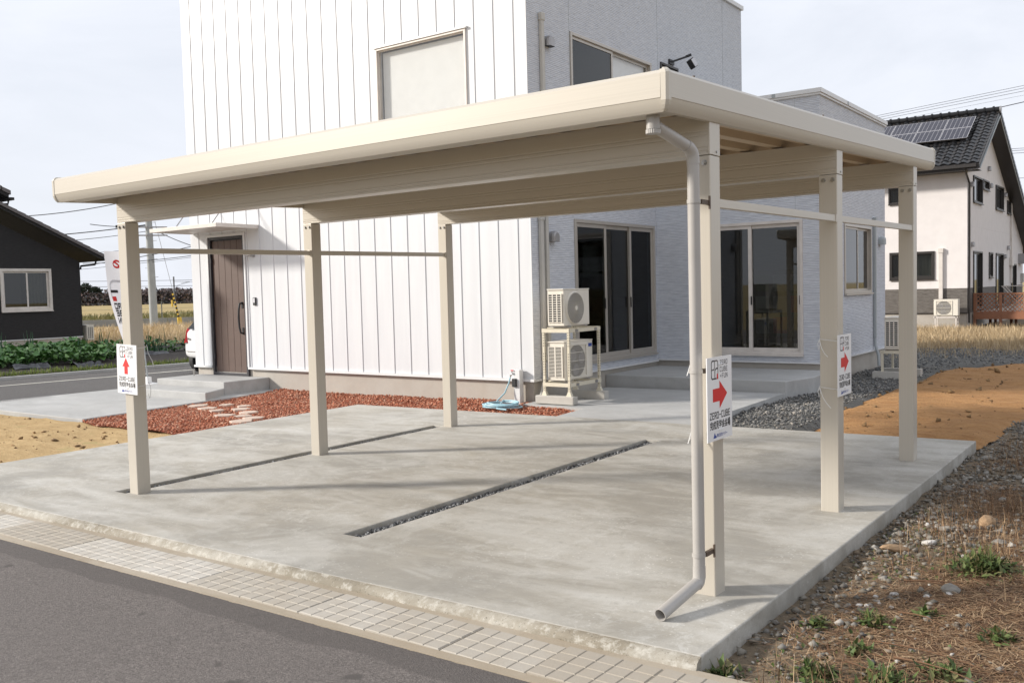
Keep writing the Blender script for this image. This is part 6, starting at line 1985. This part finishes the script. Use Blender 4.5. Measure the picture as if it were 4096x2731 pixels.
# folding laundry rack
ld = empty("laundry_rack", (K[0] + 1.35, K[1] + 2.0, 0.47), 0, "white folding laundry rack opened on the timber deck", "laundry rack")
for y_ in (-0.35, 0.35):
    for sg in (-1, 1):
        MB().bar((sg * 0.50, y_, 0.95), (-sg * 0.32, y_, 0.0), 0.022, 0.022).build("leg", M["frame_white"], ld)
    MB().bar((-0.52, y_, 0.95), (0.52, y_, 0.95), 0.022, 0.022).build("side_bar", M["frame_white"], ld)
for k in range(6):
    x_ = -0.5 + k * 0.2
    MB().bar((x_, -0.35, 0.955), (x_, 0.35, 0.955), 0.012, 0.012).build("rod", M["frame_white"], ld)

# ================================================================== RAILWAY SIDE, POLES AND CABLES
rwv = Vector((0.5470, 0.8370, 0)).normalized()
p0 = Vector((-47.0, 24.35, 0))
rw_ = empty("retaining_wall", p0, math.atan2(rwv.y, rwv.x), "long low grey concrete retaining wall along the railway field", "retaining wall")
for k in range(-9, 14):
    MB().box(k * 2.5 + 0.01, k * 2.5 + 2.49, -0.10, 0.10, 0.1 - 0.2, 0.65).build("wall_panel", M["retain"], rw_)
fe = empty("railway_fence", p0 + Vector((-0.6, 0.4, 0)), math.atan2(rwv.y, rwv.x), "thin galvanised post and wire fence above the retaining wall", "fence")
for k in range(-10, 16):
    MB().bar((k * 2.2, 0, 0.3), (k * 2.2, 0, 1.62), 0.06, 0.06).build("fence_post", M["fence_mesh"], fe)
for z_ in (0.9, 1.2, 1.55):
    MB().bar((-22, 0, z_), (33, 0, z_), 0.012, 0.012).build("fence_wire", M["fence_mesh"], fe)
up_ = empty("utility_pole", (-44.36, 24.77, 0.15), 0, "tall grey concrete utility pole behind the dry grass", "utility pole")
MB().tube([(0, 0, 0), (-0.03, -0.05, 7.7)], 0.225, 18, r2=0.165).build("shaft", M["pole"], up_, smooth=True)
for k in range(14):
    z_ = 1.8 + k * 0.5
    a = 0.57 + (math.pi if k % 2 else 0)
    MB().bar((0.16 * math.cos(a), 0.16 * math.sin(a), z_), (0.36 * math.cos(a), 0.36 * math.sin(a), z_ + 0.01), 0.02, 0.02).build("step_bolt", M["hood"], up_)
for z_ in (5.55, 5.1, 7.2):
    MB().tube([(-0.03, -0.04, z_ - 0.04), (-0.03, -0.04, z_ + 0.04)], 0.215, 14).bar((-0.5, -0.75, z_), (0.5, 0.75, z_), 0.07, 0.07).build("cable_bracket", M["hood"], up_)
cab_r = 0.016
def cable(a, c, sag, label, r_=cab_r, closure=None):
    a, c = Vector(a), Vector(c)
    pts = [a.lerp(c, t_) - Vector((0, 0, sag * 4 * t_ * (1 - t_))) for t_ in np.linspace(0, 1, 13)]
    o = MB().tube(pts, r_, 5).build("power_cable", M["cable"])
    if closure is not None:
        q = a.lerp(c, closure)
        d_ = (c - a).normalized()
        MB().tube([q - d_ * 0.35, q + d_ * 0.35], 0.075, 8).build("cable_closure", M["dark"], o).location = (0, 0, -sag * 4 * closure * (1 - closure))
    return tag(o, label, "cable")
top_ = lambda z_: (-44.39, 24.72, z_)
cable((-47.6, 18.4, 6.15), (-44.4, 24.6, 7.35), 0.22, "upper sagging cable rising over the charcoal roof to the pole", 0.022)
cable((-46.6, 20.2, 5.20), top_(5.85), 0.05, "cable with spiral wrap above the lower edge of the charcoal roof", 0.026)
cable((-46.8, 21.0, 4.95), top_(5.50), 0.06, "cable just below the wrapped one, left of the front carport post")
cable((-46.8, 22.9, 4.38), top_(4.62), 0.04, "thin cable level with the eave tip of the charcoal house", 0.011)
cable(top_(5.72), (-42.9, 27.0, 4.50), 0.10, "cable falling from the pole towards the white house edge", 0.02)
cable((-46.2, 21.7, 3.62), (-42.3, 27.6, 4.95), 0.12, "cable crossing the pole and rising under the door canopy", 0.02)
cable((-46.1, 21.8, 3.75), (-42.4, 27.4, 4.28), 0.14, "lower sagging cable crossing the pole below the side rail", 0.018)
cable((-46.4, 21.4, 3.40), (-42.4, 27.4, 4.15), 0.03, "lowest thin cable crossing the pole below the side rail", 0.011)
cable((-45.9, 22.2, 5.85), top_(5.80), 0.10, "short drooping cable with black closure beside the pole top", 0.02, 0.55)
gw = MB().tube([(-44.2, 25.0, 6.0), (-43.55, 25.9, 0.5)], 0.012, 5).build("guy_wire", M["hood"])
tag(gw, "thin straight guy wire slanting down from the utility pole", "guy wire")
gg = empty("guy_guard", (-43.60, 25.85, 0.30), 0, "black and yellow striped guy wire guard slanting beside the car", "guy guard")
ga, gb = Vector((-0.16, -0.26, 1.85)), Vector((0.0, 0.0, 0.30))
for k in range(14):
    q0, q1 = gb.lerp(ga, k / 14), gb.lerp(ga, (k + 1) / 14)
    MB().tube([q0, q1], 0.05, 8).build("stripe", M["dark"] if k % 2 else M["yellow"], gg)
MB().tube([gb - Vector((-.02, -.03, 0.30)), gb + Vector((0, 0, 0.10))], 0.13, 10).build("base_sleeve", M["yellow"], gg)
tag(MB().tube([(-98.1, 61.34, 0.7), (-98.1, 61.34, 1.62)], 0.11, 8).build("marker_post", M["yellow"]), "small far yellow marker post in the stubble field", "marker post")
ct = empty("railway_mast", (-122.95, 78.16, 0.8), 0, "far thin railway mast with braced overhead wire arm", "mast")
MB().bar((0, 0, 0), (0, 0, 4.35), 0.16, 0.16).build("mast", M["far_roof"], ct)
MB().bar((0, 0, 3.62), (1.75, 2.6, 3.50), 0.05, 0.05).bar((0, 0, 2.85), (1.3, 1.9, 3.52), 0.05, 0.05).bar((0.55, 0.85, 3.30), (1.2, 1.75, 3.55), 0.04, 0.04).build("arm", M["far_roof"], ct)
cable((-131.0, 65.0, 4.70), (-119.0, 84.2, 4.60), 0.05, "upper far railway wire above the woods", 0.03)
cable((-131.0, 65.0, 3.92), (-119.0, 84.2, 3.70), 0.05, "lower far railway wire above the woods", 0.03)
cable((-35.0, 79.1, 14.75), (4, 87.0, 19.4), 0.0, "topmost of the four parallel wires above the solar roof", 0.018)
cable((-35.0, 79.1, 14.60), (4, 87.0, 19.15), 0.0, "second wire from the top above the solar roof", 0.018)
cable((-35.0, 80.1, 14.62), (4, 88.0, 19.05), 0.0, "third wire from the top above the solar roof", 0.018)
cable((-35.0, 81.0, 14.50), (4, 89.0, 18.85), 0.0, "lowest thin wire of the four above the solar roof", 0.010)
cable((-9.0, 54.4, 11.10), (2, 55.7, 12.60), 0.0, "single darker cable running off from the ridge of the white house", 0.024)
for (za, zb_, lb) in ((11.50, 11.05, "upper of three wires right of the white house verge"), (11.35, 10.90, "middle of three wires right of the white house verge"), (11.14, 10.78, "lowest of three wires right of the white house verge"), (9.28, 8.85, "thick cable low beside the white house verge")):
    cable((-11.8, 74.2, za), (2, 76.0, zb_), 0.0, lb, 0.018)

# far trees and houses
def crown(name, c, rad, n_, leaf, mt, parent=None, shape=1.0):
    u = rng.normal(0, 1, (n_, 3)); u /= np.linalg.norm(u, axis=1)[:, None]
    u *= (rng.random(n_) ** 0.45)[:, None]
    lump = 0.75 + 0.5 * rng.random((7, 1)); ctr = rng.normal(0, 0.45, (7, 3)); ctr[:, 2] = np.abs(ctr[:, 2]) * shape
    idx = rng.integers(0, 7, n_)
    P = ctr[idx] + u * 0.5 * lump[idx]
    P = P * np.array(rad) + np.array(c)
    V, F = leaves(P, leaf * 1.0, leaf * 2.2, 1.6, 1.2)
    return raw(name, V, F, mt, None, parent)
def tree(name, loc, h, rad, mt, label, n_=700, leaf=0.5, cone=False):
    t_ = empty(name, loc, 0, label, "tree", "trees beyond the stubble field")
    MB().tube([(0, 0, 0), (0.05, 0.02, h * 0.45), (0.0, 0.05, h * 0.8)], 0.16, 7, r2=0.06).build("trunk", M["bark"], t_)
    if cone:
        z = rng.random(n_) ** 1.3; a = rng.uniform(0, 2 * np.pi, n_); r_ = rad * (1 - z) * np.sqrt(rng.random(n_)) * (0.8 + 0.4 * np.sin(z * 24))
        P = np.stack([r_ * np.cos(a), r_ * np.sin(a), 0.3 + z * (h - 0.3)], -1)
        V, F = leaves(P, leaf * 1.0, leaf * 2.0, 1.6, 1.2)
        raw("crown", V, F, mt, None, t_)
    else:
        crown("crown", (0, 0, h * 0.62), (rad, rad, h * 0.32), n_, leaf, mt, t_)
    return t_
pn = empty("pine_tree", (-155.3, 83.0, 0.9), 0, "spreading dark pine behind the charcoal house corner", "tree", "trees beyond the stubble field")
MB().tube([(0, 0, 0), (0.1, -0.1, 1.8), (-0.3, -0.4, 3.0)], 0.2, 7, r2=0.08).build("trunk", M["bark"], pn)
V1, F1 = [], []
for (cx_, cy_, cz_, rx_, rz2) in ((-0.3, -0.9, 3.35, 1.0, 0.55), (0.3, 0.3, 2.9, 1.0, 0.35), (-0.5, -1.6, 2.9, 0.9, 0.4), (0.6, 0.9, 2.55, 0.7, 0.3)):
    n_ = 420
    u = rng.normal(0, 1, (n_, 3)); u /= np.linalg.norm(u, axis=1)[:, None]; u *= (rng.random(n_) ** 0.4)[:, None]
    P = np.stack([cx_ + u[:, 0] * rx_, cy_ + u[:, 1] * rx_, cz_ + u[:, 2] * rz2], -1)
    v_, f_ = leaves(P, 0.26, 0.55, 1.6, 1.2)
    F1.append(f_ + sum(len(q) for q in V1)); V1.append(v_)
raw("crown", np.concatenate(V1), np.concatenate(F1), M["leaf_pine"], None, pn)
for (x_, y_, h_, r_, lb, cn_) in ((-167.0, 102.0, 2.65, 0.75, "small dark tree left of the utility pole", False), (-165.6, 104.3, 3.05, 1.15, "round dark tree right of the utility pole", False), (-164.0, 106.7, 2.45, 0.95, "dark conifer beside the railway mast", True),
                             (-163.3, 107.8, 2.55, 0.85, "pointed dark conifer close to the white wall edge", True), (-162.6, 108.8, 2.2, 0.9, "lower dark conifer against the white wall edge", True)):
    tree("far_tree", (x_, y_, 0.92), h_, r_, M["leaf_pine"], lb, 420, 0.30, cn_)
# russet woods as one mass
n = 18000
t_ = rng.uniform(-22, 34, n)
dv = Vector((0.50, 0.866))
wx, wy = -157.0 + dv.x * t_ + rng.normal(0, 1.2, n), 82.5 + dv.y * t_ + rng.normal(0, 1.2, n)
top = 1.5 + 1.1 * vnoise(t_, t_ * 0, 0.55, 120) + 0.6 * vnoise(t_, t_ * 0, 1.9, 121)
P = np.stack([wx, wy, 0.85 + top * rng.random(n) ** 0.8], -1)
raw("russet_woods", *leaves(P, 0.35, 0.75, 1.6, 1.4), M["leaf_red_hazed"], "stuff")
for (x_, y_, w_, h_, lb) in ((-160.0, 97.2, 3.0, 1.55, "far grey house with hipped roof left of the utility pole"), (-160.5, 102.8, 3.6, 1.15, "far low dark roofed house right of the utility pole"), (-157.5, 107.0, 2.6, 1.1, "far low house by the white wall edge")):
    fh = empty("far_house", (x_, y_, 0.85), 0.52, lb, "house", "far houses beyond the stubble field")
    MB().box(-w_ / 2, w_ / 2, -1.2, 1.2, 0, h_).build("wall", M["far_wall"], fh)
    MB().add([(-w_ / 2 - .3, -1.5, h_), (w_ / 2 + .3, -1.5, h_), (w_ / 2 + .3, 1.5, h_), (-w_ / 2 - .3, 1.5, h_), (-w_ / 4, 0, h_ + 0.8), (w_ / 4, 0, h_ + 0.8)], [(0, 1, 5, 4), (1, 2, 5), (2, 3, 4, 5), (3, 0, 4), (3, 2, 1, 0)]).build("roof", M["far_roof"], fh)
    MB().box(-0.6, 0.1, -1.23, -1.201, h_ * 0.35, h_ * 0.8).build("window", M["far_glass"], fh)

# ================================================================== FLAGSTONES, STONES, WEEDS
fl_pts = [(-11.35, 4.62, 0.27), (-11.02, 4.92, 0.20), (-10.88, 4.46, 0.26), (-10.55, 4.92, 0.20), (-10.42, 4.30, 0.20), (-10.22, 4.62, 0.26), (-9.88, 4.05, 0.25), (-9.80, 4.42, 0.24), (-9.52, 4.12, 0.22), (-9.08, 3.98, 0.25), (-8.98, 3.66, 0.27)]
for i, (x_, y_, r_) in enumerate(fl_pts):
    n_ = random.choice((5, 6, 6, 7))
    a0 = random.random() * 6
    z_ = float(red_h(np.array([x_]), np.array([y_]))[0])
    r_ *= 0.66
    pl = [(x_ + r_ * random.uniform(.75, 1.15) * math.cos(a0 + 2 * math.pi * k / n_), y_ + r_ * random.uniform(.75, 1.15) * math.sin(a0 + 2 * math.pi * k / n_)) for k in range(n_)]
    tag(slab_block("flagstone", pl, z_ - 0.02, z_ + 0.035, M["stone_slab"], None, 0.008), "pale pink flagstone in the red gravel, " + ("farthest from the parking slab", "second farthest from the parking slab", "third farthest from the parking slab", "fourth farthest from the parking slab", "fifth farthest from the parking slab", "midway to the parking slab", "fifth nearest to the parking slab", "fourth nearest to the parking slab", "third nearest to the parking slab", "second nearest to the parking slab", "touching the parking slab edge")[i], "flagstone", "flagstones laid across the red gravel")
def stone_mesh(sx, sy, sz, seed, rough_=0.22):
    bm = bmesh.new()
    bmesh.ops.create_icosphere(bm, subdivisions=2, radius=0.5)
    r = np.random.default_rng(seed)
    nrm = [Vector(r.normal(0, 1, 3)).normalized() for _ in range(9)]
    for v in bm.verts:
        for q in nrm:
            d = v.co.dot(q)
            if d > 0.36:
                v.co -= q * (d - 0.36) * 0.85
        v.co *= 1 + r.normal(0, rough_ * 0.12)
        v.co = Vector((v.co.x * sx, v.co.y * sy, v.co.z * sz))
    me = bpy.data.meshes.new("stone"); bm.to_mesh(me); bm.free()
    return me
def put_stone(x_, y_, s, mt, label, cat="stone", group="loose stones beside the slab", rz=None, flat=0.55):
    me = stone_mesh(s[0], s[1], s[2], random.randint(0, 10 ** 6))
    me.materials.append(mt)
    o = link("stone", me)
    o.location = (x_, y_, float(rough_h(np.array([x_]), np.array([y_]))[0]) + s[2] * 0.28)
    o.rotation_euler = (random.uniform(-.25, .25), random.uniform(-.25, .25), random.uniform(0, 6.28) if rz is None else rz)
    return tag(o, label, cat, group)
put_stone(0.545, 1.585, (0.235, 0.10, 0.075), M["boulder"], "oblong tan rock lying beside the slab edge", group=None, rz=0.9)
put_stone(1.02, 0.86, (0.125, 0.11, 0.07), M["rock"], "rounded grey rock below the big green weed", group=None)
put_stone(0.93, 2.52, (0.17, 0.13, 0.10), M["boulder"], "broad brownish rock in the dry litter upslope of the tan rock", group=None)
sp_list = []
for k in range(26):
    y_ = random.uniform(0.9, 5.4)
    x_ = 0.40 + abs(random.gauss(0, 0.10 + 0.12 * y_))
    sp_list.append((x_, y_))
for k, (x_, y_) in enumerate(sp_list):
    s = random.uniform(0.04, 0.095)
    mt, lb = ((M["rock"], "grey angular stone lying loose beside the slab"), (M["rock"], "grey angular stone lying loose beside the slab"), (M["rock_white"], "pale stone lying loose beside the slab"))[2 if k % 6 == 5 else 0]
    put_stone(x_, y_, (s * random.uniform(.9, 1.4), s, s * random.uniform(.5, .8)), mt, lb)
for k in range(10):
    x_, y_ = 0.72 + random.gauss(0, 0.16), 0.52 + random.gauss(0, 0.22)
    s = random.uniform(0.02, 0.036)
    put_stone(x_, y_, (s * 1.2, s, s * 0.8), M["rock_white"], "small white pebble in the litter by the slab corner", group="white pebbles near the slab corner")
def weed(x_, y_, r_, n_, h_, label):
    P = np.stack([rng.normal(0, r_ * 0.45, n_), rng.normal(0, r_ * 0.45, n_), rng.uniform(0.0, h_, n_)], -1)
    P[:, 2] *= np.exp(-((P[:, 0] ** 2 + P[:, 1] ** 2) / (r_ * r_)))
    V_, F_ = leaves(P, 0.016, 0.042, 1.2, 2.6)
    vb, fb = blades(np.stack([rng.normal(0, r_ * 0.25, n_ // 3), rng.normal(0, r_ * 0.25, n_ // 3), np.zeros(n_ // 3)], -1), h_ * 0.8, h_ * 2.0, 0.008, 0.8)
    t_ = raw("weed", V_, F_, M["weed"])
    raw("stem", vb, fb, M["weed"], None, t_)
    t_.location = (x_, y_, float(rough_h(np.array([x_]), np.array([y_]))[0]))
    return tag(t_, label, "weed", "green weeds in the rough lot")
weed(1.12, 1.30, 0.19, 520, 0.10, "large green weed in the dry litter, the biggest of its kind")
for x_, y_, r_, n_, lb in ((0.55, 0.05, 0.10, 90, "small leafy weed close to the slab edge near its corner"), (0.78, 0.18, 0.11, 120, "leafy weed among white pebbles"), (0.36, -0.72, 0.09, 110, "weed tuft squeezed between slab corner and gutter"),
                       (0.75, -0.62, 0.12, 170, "bright weed beside the gutter kerb, first from the slab"), (1.02, -0.50, 0.13, 170, "bright weed beside the gutter kerb, second from the slab"), (1.22, -0.30, 0.12, 140, "weed in the litter furthest along the gutter kerb"), (0.82, -0.22, 0.08, 80, "small weed between the litter sticks"), (0.98, 0.42, 0.07, 60, "tiny weed between slab and large weed"), (1.35, 0.25, 0.10, 110, "weed at the picture edge among red sticks")):
    weed(x_, y_, r_ * 0.9, int(n_ * 0.8), 0.045, lb)
for k in range(26):
    x_, y_ = 0.75 + abs(random.gauss(0, 0.45)), random.uniform(-0.75, 1.2)
    a = random.uniform(-0.5, 0.9); ln_ = random.uniform(0.18, 0.55)
    z_ = float(rough_h(np.array([x_]), np.array([y_]))[0])
    pts = [(x_ + math.cos(a) * ln_ * q + 0.02 * math.sin(q * 5), y_ + math.sin(a) * ln_ * q, z_ + 0.018 + 0.02 * math.sin(q * 3 + k)) for q in np.linspace(0, 1, 5)]
    tag(MB().tube(pts, random.uniform(0.003, 0.006), 5, r2=0.002).build("dry_stalk", M["straw"]), "pale dry stalk lying on the litter of the rough lot", "stalk", "dry stalks lying in the rough lot")
